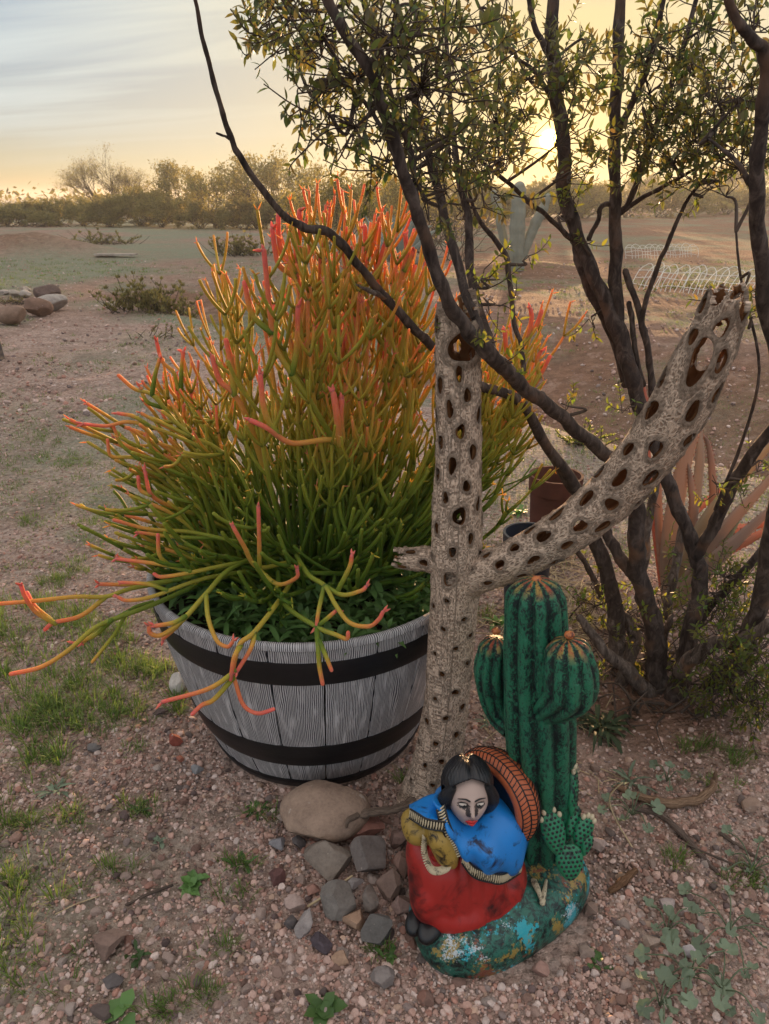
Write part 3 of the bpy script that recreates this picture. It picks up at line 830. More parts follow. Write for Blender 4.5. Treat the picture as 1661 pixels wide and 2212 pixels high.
    hero([[(640, 1180, 1.50), (526, 1172, 1.42), (410, 1149, 1.40), (322, 1143, 1.39), (246, 1123, 1.38)], [(470, 1163, 1.41), (380, 1160, 1.38), (300, 1150, 1.36)]], 1.4, 0.006)
    hero([[(600, 1205, 1.45), (497, 1219, 1.36), (410, 1237, 1.31), (350, 1246, 1.30), (333, 1240, 1.30)], [(410, 1234, 1.31), (352, 1220, 1.32), (252, 1207, 1.33)], [(370, 1225, 1.32), (345, 1200, 1.31), (341, 1155, 1.31)]], 1.1, 0.0062, 0.3, 1.0)
    hero([[(620, 1215, 1.42), (556, 1225, 1.34), (526, 1178, 1.31), (510, 1150, 1.30), (503, 1137, 1.30)], [(560, 1225, 1.34), (560, 1180, 1.33), (558, 1095, 1.33)], [(556, 1228, 1.34), (600, 1262, 1.32), (640, 1248, 1.31), (642, 1230, 1.31)]], 0.9, 0.0064, 0.45, 1.0)
    hero([[(560, 1230, 1.42), (440, 1250, 1.34), (328, 1289, 1.30), (275, 1297, 1.29), (255, 1290, 1.29)], [(360, 1275, 1.31), (320, 1262, 1.31), (262, 1258, 1.31)]], 1.1, 0.006, 0.35, 0.95)
    yk = 1.50
    hero([[(560, 1090, 1.55), (500, 1020, 1.52), (453, 942, yk), (391, 848, yk), (375, 805, yk), (350, 780, yk), (338, 738, yk)], [(391, 840, yk), (392, 800, yk), (396, 760, yk)]], 1.6, 0.0066, 0.25, 1.0)
    hero([[(540, 1090, 1.55), (470, 1030, 1.5), (412, 952, 1.47), (370, 900, 1.46), (328, 853, 1.45), (290, 840, 1.45), (256, 811, 1.45)], [(328, 853, 1.45), (335, 810, 1.45), (345, 775, 1.45)], [(350, 880, 1.46), (318, 868, 1.45), (303, 838, 1.45)]], 1.5, 0.0062, 0.25, 0.85)
    hero([[(540, 1060, 1.5), (460, 985, 1.46), (380, 942, 1.44), (287, 912, 1.42), (230, 920, 1.41), (182, 916, 1.40)], [(330, 925, 1.43), (290, 900, 1.42), (255, 893, 1.42)]], 1.2, 0.0058, 0.35, 1.0)
    hero([[(480, 1060, 1.48), (400, 1030, 1.45), (334, 1000, 1.43), (282, 988, 1.42), (240, 985, 1.41), (232, 950, 1.41)], [(300, 992, 1.42), (262, 960, 1.42), (245, 922, 1.42)], [(360, 1010, 1.44), (325, 965, 1.43), (316, 930, 1.43)]], 1.5, 0.0056, 0.3, 0.9)
    hero([[(420, 1110, 1.45), (360, 1090, 1.42), (325, 1066, 1.40), (313, 1018, 1.40)], [(325, 1070, 1.40), (303, 1058, 1.4), (298, 1030, 1.4)]], 0.8, 0.0062, 0.5, 1.0)
    hero([[(600, 1100, 1.50), (578, 1035, 1.46), (536, 910, 1.42), (505, 850, 1.41), (475, 822, 1.41), (458, 770, 1.41)], [(506, 852, 1.41), (500, 790, 1.41), (488, 735, 1.41)]], 0.8, 0.0088, 0.50, 0.95)
    hero([[(740, 1040, 1.46), (735, 975, 1.40), (713, 950, 1.37), (630, 957, 1.33), (578, 925, 1.31), (541, 908, 1.31)], [(600, 942, 1.32), (572, 890, 1.31), (562, 812, 1.31)]], 0.8, 0.0080, 0.35, 1.0)
    hero([[(735, 960, 1.38), (728, 900, 1.36), (720, 850, 1.36)], [(738, 950, 1.38), (735, 900, 1.37), (738, 865, 1.37)]], 0.6, 0.0095, 0.62, 0.95)
    hero([[(760, 1070, 1.50), (740, 990, 1.44), (690, 900, 1.40), (628, 805, 1.38), (600, 760, 1.38), (588, 720, 1.38), (578, 624, 1.38), (570, 541, 1.38)], [(630, 808, 1.38), (640, 760, 1.38), (644, 664, 1.38)], [(588, 720, 1.38), (545, 680, 1.38), (528, 610, 1.38)]], 1.0, 0.0078, 0.25, 1.0)
    hero([[(660, 800, 1.50), (655, 700, 1.50), (640, 580, 1.50), (642, 520, 1.50), (647, 455, 1.50)], [(640, 590, 1.50), (612, 550, 1.50), (602, 510, 1.50), (601, 466, 1.50)], [(640, 600, 1.50), (605, 575, 1.49), (594, 540, 1.49), (588, 495, 1.49)], [(645, 560, 1.50), (665, 520, 1.50), (662, 490, 1.50)]], 0.45, 0.0080, 0.5, 1.0)
    hero([[(760, 800, 1.56), (780, 640, 1.56), (790, 560, 1.56), (788, 490, 1.56)], [(791, 560, 1.56), (805, 530, 1.56), (812, 492, 1.56)], [(786, 620, 1.56), (812, 590, 1.55), (830, 530, 1.55)]], 0.7, 0.0078, 0.4, 0.98)
    hero([[(830, 860, 1.52), (845, 700, 1.52), (870, 590, 1.52), (878, 545, 1.52), (876, 510, 1.52)], [(872, 585, 1.52), (888, 555, 1.52), (893, 540, 1.52)]], 0.6, 0.0080, 0.42, 1.0)
    hero([[(1090, 900, 1.62), (1120, 770, 1.62), (1140, 730, 1.62), (1148, 690, 1.62), (1146, 668, 1.62)], [(1132, 742, 1.62), (1158, 705, 1.62), (1170, 672, 1.62)], [(1110, 800, 1.62), (1095, 760, 1.62), (1090, 715, 1.62)]], 0.6, 0.0080, 0.5, 0.98)
    hero([[(1080, 960, 1.62), (1130, 870, 1.62), (1165, 815, 1.62), (1188, 770, 1.62)], [(1165, 815, 1.62), (1160, 780, 1.62), (1168, 760, 1.62)]], 0.8, 0.0074, 0.5, 0.95)
pencil()

# ---------------------------------------------------------------- leafy weeds that fill the planter
def lance_leaf(acc, p, d, L, W, c, droop=0.4, fold=0.25):
    d = nrm(d); s = np.cross(d, UP); s = nrm(s) if np.linalg.norm(s) > 1e-3 else np.array([1.0, 0, 0])
    n = nrm(np.cross(s, d))
    t = np.array([0, 0.3, 0.65, 1.0]); wv = np.array([0.25, 0.9, 1.0, 0.04])*W*0.5
    c0 = p+d*(t[:, None]*L)-UP*(droop*L*t**2)[:, None]
    V = np.concatenate([c0+s*wv[:, None]+n*(fold*wv)[:, None], c0, c0-s*wv[:, None]+n*(fold*wv)[:, None]])
    Q = [(i, i+1, 4+i+1, 4+i) for i in range(3)]+[(4+i, 4+i+1, 8+i+1, 8+i) for i in range(3)]
    acc.add(V, None, Q, c)
def planter_weeds():
    acc = Acc()
    for _ in range(400):
        a = RNG.uniform(0, 6.28); q = (brad(0.37)-0.03)*math.sqrt(RNG.uniform(0.1, 1))
        p = np.array([BC[0]+math.cos(a)*q, BC[1]+math.sin(a)*q, 0.355])
        hh = RNG.uniform(0.02, 0.065)*(2.2 if (p[0] < -0.34) else 1.0)
        for k in range(RNG.integers(6, 11)):
            b = RNG.uniform(0, 6.28); el_ = RNG.uniform(0.15, 1.2)
            d = np.array([math.cos(b)*math.cos(el_), math.sin(b)*math.cos(el_), math.sin(el_)])
            lance_leaf(acc, p+UP*hh*RNG.uniform(0.2, 1), d, RNG.uniform(0.03, 0.065), RNG.uniform(0.008, 0.015), np.array([1, 1, 1])*RNG.uniform(0.7, 1.5))
    o = single('weeds', acc, M['weed_leaf'], (BC[0], BC[1], 0.355), 'dense dark green leafy weeds covering the soil inside the barrel planter', 'weeds', None, 'stuff', smooth=True)
planter_weeds()

# ================================================================ cholla skeleton
def holey(path, rad, na, ds, holes, end=None, start=None, flat=1.0):
    """a hollow wooden tube with real openings: grid over (along, around), openings cut out and their edges snapped"""
    path = catmull(path, 10)
    L = np.concatenate([[0], np.cumsum(np.linalg.norm(np.diff(path, axis=0), axis=1))])
    S0 = np.arange(0, L[-1], ds); n = len(S0)
    sd = np.linspace(0, 1, len(path))
    S = np.repeat(S0[:, None], na, 1); A = np.repeat((np.arange(na)/na*2*math.pi)[None], n, 0)
    Rm = np.interp(S0, L, np.interp(sd, np.linspace(0, 1, len(rad)), rad))[:, None]
    ins = np.zeros((n, na), bool); lip = np.zeros((n, na))
    for (sc, ac, ls, la) in holes:
        i0, i1 = np.searchsorted(S0, (sc-ls*1.8, sc+ls*1.8))
        if i1 <= i0: continue
        sl = slice(i0, i1)
        dsv = (S[sl]-sc)/ls; da = ((A[sl]-ac+math.pi) % (2*math.pi)-math.pi)*Rm[sl]/la
        ph = np.arctan2(da, dsv); k = 1+0.10*np.sin(2*ph+sc*90)+0.08*np.sin(3*ph+ac*7)
        r = np.hypot(dsv, da)/k
        inside = (r < 1) & (r > 1e-4)
        lip[sl] = np.maximum(lip[sl], np.exp(-((r-1.2)/0.22)**2))
        f = np.where(inside, 1/np.maximum(r, 1e-4), 1.0)
        S[sl] = np.where(inside, sc+dsv*f*ls, S[sl]); A[sl] = np.where(inside, ac+da*f*la/Rm[sl], A[sl])
        ins[sl] |= (r < 1)
    t, nn, bb = frames(path)
    def at(arr): return np.stack([np.interp(S.ravel(), L, arr[:, k]) for k in range(3)], -1).reshape(n, na, 3)
    C, N, B = at(path), at(nn), at(bb)
    N = nrm(N); B = nrm(B)
    x = A*1.0; rr = np.interp(S.ravel(), L, np.interp(sd, np.linspace(0, 1, len(rad)), rad)).reshape(n, na)
    un = fbm(np.cos(A)*1.6+S*9, np.sin(A)*1.6+S*5, 77, 3)-0.5
    fib = fbm(np.cos(A)*16+3, np.sin(A)*16+S*26, 78, 3)-0.5
    rr = rr*(1+0.16*un) + 0.0022*lip + 0.0020*fib
    V = C+rr[..., None]*(np.cos(A)[..., None]*N+flat*np.sin(A)[..., None]*B)
    Q = grid_faces(n, na, True)
    kill = ins.ravel()[Q].all(1)
    if end is not None: kill |= (S0[Q[:, 0]//na] > end(A.ravel()[Q[:, 0]], L[-1]))
    if start is not None: kill |= (S0[Q[:, 0]//na] < start(A.ravel()[Q[:, 0]]))
    Q = Q[~kill]
    used = np.unique(Q); mp = np.full(n*na, -1); mp[used] = np.arange(len(used))
    U = np.stack([A*rr, S, lip], -1).reshape(-1, 3)
    acc = Acc(); acc.add(V.reshape(-1, 3)[used], None, mp[Q], None, U[used])
    return acc, path, L[-1]
def woodpart(name, acc, root, th):
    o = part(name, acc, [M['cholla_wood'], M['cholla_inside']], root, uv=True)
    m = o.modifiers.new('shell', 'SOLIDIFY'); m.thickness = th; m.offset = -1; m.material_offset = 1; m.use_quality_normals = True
    return o
def jag(seed, amp, k=5.0):
    def f(a, L):
        return L-amp*(fbm(np.cos(a)*k*0.5+9, np.sin(a)*k*0.5+9, seed, 4))
    return f
def cholla():
    root = thing('cholla_skeleton', 'weathered grey cholla cactus skeleton standing like a cross, full of oval holes', 'driftwood', (P(935, 1715, 1.19)[0], 1.19, 0.0))
    # trunk
    tr = [P(918, 1745, 1.19), P(935, 1680, 1.185), P(952, 1600, 1.18), P(966, 1500, 1.18), P(974, 1400, 1.18), P(980, 1300, 1.18), P(985, 1200, 1.18), P(987, 1100, 1.18), P(990, 1000, 1.18), P(991, 900, 1.18), P(990, 800, 1.18), P(988, 700, 1.18), P(986, 640, 1.185), P(984, 590, 1.19)]
    k = [depth(p)/FPX for p in tr]
    wd = [128, 112, 100, 97, 99, 104, 112, 104, 98, 97, 97, 96, 80, 56]
    rad = [w_*0.5*kk for w_, kk in zip(wd, k)]
    pth = catmull(tr, 10); Lt = np.linalg.norm(np.diff(pth, axis=0), axis=1).sum()
    def sv(v):      # arc length for a pixel row
        c = np.concatenate([[0], np.cumsum(np.linalg.norm(np.diff(pth, axis=0), axis=1))])
        vs_ = np.interp(np.linspace(0, 1, len(pth)), np.linspace(0, 1, len(tr)), [1745, 1680, 1600, 1500, 1400, 1300, 1200, 1100, 1000, 900, 800, 700, 640, 590])
        return float(np.interp(-v, -vs_, c))
    _, nn, bb = frames(pth)
    front = math.atan2(np.dot(bb[40], (0, -1, 0)), np.dot(nn[40], (0, -1, 0)))
    sgn = 1 if np.dot(-math.sin(front+0.0)*nn[40]+math.cos(front)*bb[40], (1, 0, 0)) > 0 else -1
    holes = []; ga = 2.399963
    s = 0.02; i = 0
    big = [(sv(1095), front+sgn*0.02, 0.0165, 0.0105), (sv(1226), front-sgn*0.32, 0.0125, 0.0110)]
    while s < Lt-0.02:
        up_ = sst(np.array(s), sv(1290), sv(1000))
        step = 0.0074*(1-up_)+0.0072*up_
        ls = (0.0054*(1-up_)+0.0128*up_)*RNG.uniform(0.75, 1.2); la = (0.0050*(1-up_)+0.0061*up_)*RNG.uniform(0.8, 1.2)
        a = i*ga+RNG.normal()*0.10
        ok = True
        for (bs, ba, bl_, bw) in big:
            da = ((a-ba+math.pi) % (2*math.pi)-math.pi)*0.046
            if math.hypot((s-bs)/(bl_+ls+0.004), da/(bw+la+0.004)) < 1: ok = False
        if ok: holes.append((s, a, ls, la))
        s += step; i += 1
    # broken window with a ring edge near the top, then ragged slivers above it
    holes = [h for h in holes if not (sv(775) < h[0] < sv(705) and abs((h[1]-front-sgn*0.1+math.pi) % (2*math.pi)-math.pi) < 1.0)]
    holes += big+[(sv(745), front+sgn*0.15, 0.024, 0.021), (sv(655), front+sgn*0.4, 0.034, 0.024), (sv(640), front-sgn*0.9, 0.018, 0.010)]
    acc, _, _ = holey(tr, rad, 124, 0.0024, holes, jag(5, 0.11, 5))
    woodpart('trunk', acc, root, 0.0085)
    # long arm rising to the right
    ar = [P(985, 1262, 1.18), P(1025, 1243, 1.165), P(1080, 1222, 1.15), P(1150, 1190, 1.13), P(1220, 1148, 1.11), P(1300, 1085, 1.09), P(1365, 1020, 1.07), P(1425, 945, 1.05), P(1478, 860, 1.03), P(1522, 770, 1.01), P(1552, 700, 1.0), P(1575, 640, 0.985), P(1580, 605, 0.98)]
    wd = [90, 84, 84, 92, 98, 106, 114, 120, 124, 116, 102, 92, 80]
    rad = [w_*0.5*depth(p)/FPX for w_, p in zip(wd, ar)]
    pth = catmull(ar, 10); La = np.linalg.norm(np.diff(pth, axis=0), axis=1).sum()
    holes = []; s = 0.05; i = 0
    while s < La-0.01:
        q = s/La
        step = 0.0074+0.0018*sst(np.array(q), 0.25, 0.7)
        ls = (0.0090+0.0062*sst(np.array(q), 0.10, 0.5)+0.004*sst(np.array(q), 0.75, 1))*RNG.uniform(0.75, 1.25); la = (0.0060+0.0024*sst(np.array(q), 0.12, 0.6))*RNG.uniform(0.8, 1.2)
        holes.append((s, i*ga+1.0+RNG.normal()*0.08, ls, la)); s += step; i += 1
    _, nn, bb = frames(pth); m = int(0.86*len(pth)); vd = nrm(np.array([0, 0, CAM_H])-pth[m])
    fr = math.atan2(np.dot(bb[m], vd), np.dot(nn[m], vd))
    holes = [h for h in holes if not (0.80*La < h[0] < 0.90*La and abs((h[1]-fr+math.pi) % (2*math.pi)-math.pi) < 0.6)]
    holes += [(0.85*La, fr-0.1, 0.030, 0.0125), (0.85*La, fr+3.0, 0.034, 0.015)]
    acc, _, _ = holey(ar, rad, 124, 0.0025, holes, jag(8, 0.040, 4))
    woodpart('arm', acc, root, 0.007)
    # short broken arm on the left
    st = [P(985, 1218, 1.18), P(950, 1213, 1.185), P(915, 1206, 1.195), P(880, 1206, 1.205), P(845, 1200, 1.215), P(820, 1197, 1.22)]
    rad = [w_*0.5*depth(p)/FPX for w_, p in zip([66, 60, 52, 48, 46, 42], st)]
    holes = [(0.035+0.0085*i, i*ga, 0.008*RNG.uniform(0.8, 1.2), 0.0050) for i in range(14)]
    acc, _, _ = holey(st, rad, 76, 0.0024, holes, jag(12, 0.085, 5))
    woodpart('broken_arm', acc, root, 0.006)
    # root that curls out over the stones
    rt = [P(940, 1690, 1.185), P(915, 1712, 1.165), P(885, 1735, 1.14), P(850, 1748, 1.12), P(800, 1755, 1.105), P(760, 1766, 1.09), P(738, 1768, 1.08)]
    q = catmull(rt, 8); rr = np.interp(np.linspace(0, 1, len(q)), np.linspace(0, 1, 7), np.array([40, 34, 22, 17, 19, 17, 12])*0.5*1.5/FPX)
    rr = rr*(1+0.12*np.sin(np.arange(len(q))*1.7))
    a = Acc(); tube(a, q, rr, 12, None, True, 0.10)
    q = catmull([P(770, 1762, 1.09), P(752, 1772, 1.075), P(748, 1786, 1.07)], 5); tube(a, q, np.linspace(0.007, 0.003, len(q)), 8, None, True, 0.1)
    part('root', a, M['driftwood'], root, uv=True)
    return root
cholla()
# ================================================================ the big bush on the right
BARK_PTS = []                                            # (point, radius) along every stem, for the twigs to grow from
def cpath(ln, n=6, wig=0.0):
    pts = np.array([P(u, v, y) for u, v, y, w_ in ln]); wd = np.array([w_ for *_, w_ in ln], float)
    q = catmull(pts, n)
    ww = np.interp(np.linspace(0, 1, len(q)), np.linspace(0, 1, len(wd)), wd)
    dp = np.array([depth(p) for p in q]); r = ww*0.41*dp/FPX
    if wig:
        k = np.arange(len(q))
        q = q+np.stack([np.sin(k*0.9+wig), np.cos(k*0.7+wig*2), np.sin(k*1.1+wig*3)], 1)*(r*0.12)[:, None]
    r = r*(1+0.05*np.sin(np.arange(len(q))*1.3+wig))
    return q, r
def bush():
    base = np.array([0.70, 1.60, 0.0])
    root = thing('creosote_bush', 'large dark stemmed bush leaning over the planter, the low sun shining through its leaves', 'bush', base)
    stems = [
     # trunk, main limb leaning left across the planter
     ([(1425, 1500, 1.58, 58), (1418, 1440, 1.58, 54), (1416, 1380, 1.58, 50), (1400, 1308, 1.58, 48), (1379, 1245, 1.57, 48), (1374, 1180, 1.55, 44), (1376, 1095, 1.54, 40), (1347, 1015, 1.50, 38), (1300, 975, 1.45, 36), (1240, 925, 1.38, 36), (1190, 880, 1.33, 37), (1135, 842, 1.26, 38), (1095, 800, 1.20, 40), (1050, 758, 1.13, 44), (1005, 708, 1.09, 38), (965, 645, 1.06, 36), (933, 560, 1.04, 34), (905, 470, 1.02, 33), (880, 400, 1.0, 32), (842, 275, 0.98, 31), (793, 145, 0.96, 30), (738, 60, 0.95, 29), (700, -20, 0.94, 28), (670, -90, 0.93, 26)], 'bark'),
     ([(1050, 760, 1.15, 28), (1031, 699, 1.17, 26), (996, 599, 1.2, 25), (956, 450, 1.24, 24), (931, 350, 1.26, 23), (900, 230, 1.28, 22), (870, 90, 1.30, 20), (850, -30, 1.31, 18)], 'bark'),
     ([(1075, 785, 1.18, 24), (1045, 700, 1.26, 24), (1022, 620, 1.32, 24), (1013, 540, 1.35, 25), (1012, 470, 1.37, 22), (990, 380, 1.4, 18), (975, 250, 1.42, 14), (965, 100, 1.44, 12), (960, -30, 1.45, 10)], 'bark'),
     # long thin branch arching to the upper left
     ([(1334, 1365, 1.64, 44), (1322, 1277, 1.64, 42), (1296, 1197, 1.63, 38), (1253, 1070, 1.6, 32), (1219, 1016, 1.57, 30), (1171, 949, 1.54, 28), (1123, 865, 1.50, 28), (1037, 832, 1.46, 25), (940, 752, 1.42, 25), (900, 715, 1.40, 24), (830, 640, 1.37, 23), (795, 598, 1.36, 22), (760, 555, 1.35, 23), (715, 505, 1.34, 24), (655, 490, 1.33, 22), (610, 462, 1.32, 18), (560, 400, 1.31, 17), (518, 338, 1.3, 17), (500, 300, 1.3, 16), (478, 235, 1.29, 14), (455, 150, 1.28, 13), (435, 70, 1.27, 12), (420, -10, 1.26, 10), (405, -80, 1.25, 8)], 'bark'),
     ([(1356, 1451, 1.62, 40), (1334, 1400, 1.64, 44), (1330, 1340, 1.64, 44)], 'weathered_bark'),
     # the dark stem that carries the two sunlit uprights
     ([(1450, 1530, 1.54, 62), (1464, 1490, 1.54, 50), (1478, 1430, 1.55, 44), (1496, 1340, 1.56, 42), (1514, 1262, 1.57, 40), (1505, 1207, 1.58, 38), (1483, 1143, 1.60, 36), (1451, 1067, 1.62, 36), (1432, 1005, 1.64, 36), (1400, 920, 1.67, 38), (1378, 860, 1.69, 40), (1358, 790, 1.70, 42), (1335, 715, 1.71, 44), (1303, 640, 1.72, 36), (1268, 560, 1.73, 35), (1240, 490, 1.74, 36), (1216, 400, 1.75, 37), (1220, 320, 1.75, 36), (1203, 220, 1.76, 36), (1193, 100, 1.77, 34), (1194, -30, 1.78, 30)], 'bark'),
     ([(1342, 735, 1.71, 36), (1331, 650, 1.72, 34), (1330, 560, 1.73, 34), (1329, 450, 1.74, 31), (1328, 340, 1.75, 30), (1330, 230, 1.76, 30), (1336, 110, 1.77, 30), (1340, -30, 1.78, 27)], 'bark'),
     ([(1352, 830, 1.72, 22), (1325, 730, 1.74, 24), (1295, 670, 1.75, 24), (1262, 600, 1.76, 24), (1245, 540, 1.77, 22), (1236, 500, 1.76, 18)], 'bark'),
     ([(1505, 1200, 1.57, 30), (1525, 1165, 1.56, 30), (1546, 1130, 1.55, 32), (1578, 1054, 1.52, 31), (1600, 1016, 1.50, 32), (1665, 930, 1.45, 28), (1740, 830, 1.4, 24)], 'bark'),
     # side branches
     ([(1131, 800, 1.34, 13), (1126, 745, 1.36, 13), (1111, 699, 1.38, 13), (1100, 600, 1.4, 14), (1091, 549, 1.41, 16), (1058, 505, 1.42, 14), (1028, 462, 1.43, 11), (1010, 400, 1.44, 8)], 'bark'),
     ([(1241, 524, 1.74, 15), (1216, 500, 1.72, 14), (1180, 465, 1.7, 13), (1141, 436, 1.67, 13), (1110, 405, 1.65, 12), (1076, 378, 1.63, 11), (1020, 335, 1.6, 9), (960, 300, 1.58, 6)], 'bark'),
     ([(1330, 440, 1.74, 14), (1300, 445, 1.74, 13), (1292, 475, 1.74, 12), (1272, 515, 1.74, 13)], 'bark'),
     ([(1340, 460, 1.74, 16), (1362, 430, 1.73, 16), (1390, 350, 1.72, 16), (1412, 285, 1.71, 16), (1440, 210, 1.7, 15), (1470, 120, 1.69, 14), (1510, -20, 1.68, 12)], 'bark'),
     ([(1335, 465, 1.74, 12), (1380, 432, 1.72, 12), (1430, 405, 1.7, 11), (1475, 380, 1.68, 9), (1530, 350, 1.66, 6)], 'bark'),
     ([(1330, 300, 1.75, 16), (1352, 250, 1.74, 18), (1385, 180, 1.73, 19), (1405, 120, 1.72, 18), (1437, -20, 1.7, 15)], 'bark'),
     ([(1196, 130, 1.76, 20), (1170, 90, 1.75, 17), (1150, 40, 1.74, 15), (1140, -30, 1.73, 13)], 'bark'),
     ([(1203, 240, 1.75, 12), (1160, 160, 1.7, 11), (1110, 120, 1.66, 9), (1060, 60, 1.62, 7), (1020, -20, 1.6, 6)], 'bark'),
     ([(1410, 860, 1.70, 20), (1404, 790, 1.70, 18), (1392, 720, 1.7, 18), (1370, 640, 1.71, 17), (1350, 585, 1.72, 18)], 'bark'),
     ([(1395, 720, 1.70, 12), (1388, 690, 1.7, 12), (1398, 640, 1.69, 14), (1425, 565, 1.68, 13), (1445, 520, 1.67, 12), (1480, 440, 1.66, 10), (1512, 398, 1.65, 8), (1560, 340, 1.63, 5)], 'bark'),
     ([(1388, 830, 1.71, 16), (1372, 760, 1.71, 15), (1366, 700, 1.71, 15), (1359, 655, 1.71, 15)], 'bark'),
     ([(500, 302, 1.3, 8), (485, 294, 1.295, 7), (468, 288, 1.29, 6)], 'bark'),
     ([(838, 648, 1.37, 12), (818, 636, 1.36, 15), (795, 627, 1.35, 12), (770, 615, 1.34, 5)], 'weathered_bark'),
     ([(880, 400, 1.0, 14), (850, 330, 1.02, 13), (815, 260, 1.04, 12), (770, 200, 1.06, 10), (720, 150, 1.08, 7)], 'bark'),
     ([(905, 470, 1.02, 12), (890, 350, 1.06, 15), (850, 220, 1.08, 16), (815, 110, 1.1, 16), (790, 20, 1.1, 14), (780, -40, 1.1, 12)], 'bark'),
     ([(1545, 1100, 1.5, 10), (1600, 960, 1.46, 9), (1640, 800, 1.42, 8), (1600, 600, 1.4, 7), (1590, 500, 1.4, 6)], 'bark'),
     # right hand trunk, close to the camera
     ([(1540, 1480, 1.52, 52), (1600, 1415, 1.46, 48), (1640, 1300, 1.42, 44), (1668, 1150, 1.38, 44), (1690, 950, 1.33, 44), (1680, 780, 1.30, 42), (1655, 660, 1.28, 40), (1640, 520, 1.26, 40), (1634, 400, 1.24, 38), (1643, 280, 1.22, 36), (1655, 160, 1.2, 34), (1648, 108, 1.19, 32), (1620, 80, 1.18, 28), (1590, 40, 1.17, 25), (1560, -30, 1.16, 22)], 'bark'),
     ([(1632, 420, 1.24, 14), (1600, 360, 1.26, 12), (1570, 330, 1.28, 10), (1530, 300, 1.3, 7)], 'bark'),
     # lower stems
     ([(1478, 1430, 1.58, 26), (1500, 1360, 1.62, 24), (1534, 1308, 1.64, 24), (1578, 1265, 1.62, 22), (1645, 1188, 1.58, 20), (1700, 1120, 1.55, 18)], 'bark'),
     ([(1440, 1330, 1.70, 24), (1447, 1285, 1.72, 24), (1458, 1230, 1.74, 23), (1470, 1165, 1.76, 22), (1475, 1110, 1.78, 18)], 'weathered_bark'),
     ([(1380, 1260, 1.66, 24), (1394, 1197, 1.68, 24), (1397, 1140, 1.70, 24), (1413, 1065, 1.72, 22), (1420, 1000, 1.74, 20)], 'weathered_bark'),
     ([(1379, 1250, 1.57, 36), (1350, 1220, 1.58, 34), (1325, 1180, 1.60, 30), (1308, 1145, 1.62, 26), (1290, 1100, 1.64, 22), (1235, 1060, 1.66, 18), (1200, 1000, 1.68, 14)], 'bark'),
     ([(1300, 1290, 1.72, 15), (1275, 1235, 1.74, 15), (1250, 1195, 1.76, 14), (1225, 1150, 1.78, 12)], 'bark'),
     ([(1400, 1500, 1.56, 44), (1356, 1448, 1.54, 36), (1310, 1410, 1.53, 28), (1275, 1365, 1.53, 24), (1252, 1335, 1.53, 20)], 'weathered_bark'),
     ([(1470, 1450, 1.50, 44), (1510, 1410, 1.48, 40), (1546, 1390, 1.46, 36), (1603, 1382, 1.42, 34), (1665, 1348, 1.38, 32)], 'weathered_bark'),
     ([(1436, 1420, 1.66, 22), (1432, 1390, 1.64, 22), (1445, 1345, 1.62, 16), (1452, 1330, 1.62, 10)], 'weathered_bark'),
     ([(1340, 1480, 1.60, 30), (1360, 1420, 1.62, 38), (1370, 1370, 1.64, 34), (1350, 1330, 1.66, 20)], 'weathered_bark'),
    ]
    for i, (ln, mt) in enumerate(stems):
        q, r = cpath(ln, 6, 0.7+i*1.37)
        a = Acc(); tube(a, q, r, 14 if r.max() > 0.012 else 8, None, True, 0.17)
        part('stem' if i else 'trunk', a, M[mt], root, uv=True)
        if i != 3 and ln[0][0] != 500:
            for p, rr in zip(q[::3], r[::3]): BARK_PTS.append((p, rr))
    BP = np.array([p for p, _ in BARK_PTS])
    def leaf(acc, p, d, L, W, c):
        d = nrm(d); s = np.cross(d, UP+RNG.normal(size=3)*0.5); s = nrm(s); n = nrm(np.cross(s, d))
        t = np.array([0, 0.28, 0.62, 1.0]); wv = np.array([0.12, 0.9, 0.85, 0.03])*W*0.5
        c0 = p+d*(t[:, None]*L)+n*(-0.16*L*t**2)[:, None]
        V = np.concatenate([c0+s*wv[:, None]+n*(0.25*wv)[:, None], c0, c0-s*wv[:, None]+n*(0.25*wv)[:, None]])
        acc.add(V, None, [(i, i+1, 5+i, 4+i) for i in range(3)]+[(4+i, 5+i, 9+i, 8+i) for i in range(3)], c)
    def twig(aw, al, p, d, L, n, ll, tone):
        uu, vv = ray_uv(p)
        if math.hypot(uu-1182, vv-303) < 50: return
        d = nrm(d); e = p+d*L+UP*L*0.15+RNG.normal(size=3)*L*0.12
        m = p+d*L*0.5+RNG.normal(size=3)*L*0.08
        q = catmull([p, m, e], 5)
        tube(aw, q, np.linspace(0.0011, 0.0007, len(q)), 4, None, False)
        td = nrm(e-p); a0 = RNG.uniform(0, 3)
        for k in range(n):
            f = 0.25+0.75*(k+0.5)/n; pp = q[min(len(q)-1, int(f*(len(q)-1)+0.5))]
            sd = nrm(np.cross(td, [math.cos(a0+k*1.57), math.sin(a0+k*1.57), 0.2]))
            for sg in (1, -1):
                l = ll*RNG.uniform(0.65, 1.2)
                uu, vv = ray_uv(pp)
                if math.hypot(uu-1182, vv-303) < 44: continue
                leaf(al, pp, sd*sg*0.85+td*RNG.uniform(0.3, 0.9)+RNG.normal(size=3)*0.15, l, l*RNG.uniform(0.34, 0.46), tone*np.array([RNG.uniform(0.75, 1.3), RNG.uniform(0.8, 1.2), RNG.uniform(0.7, 1.2)]))
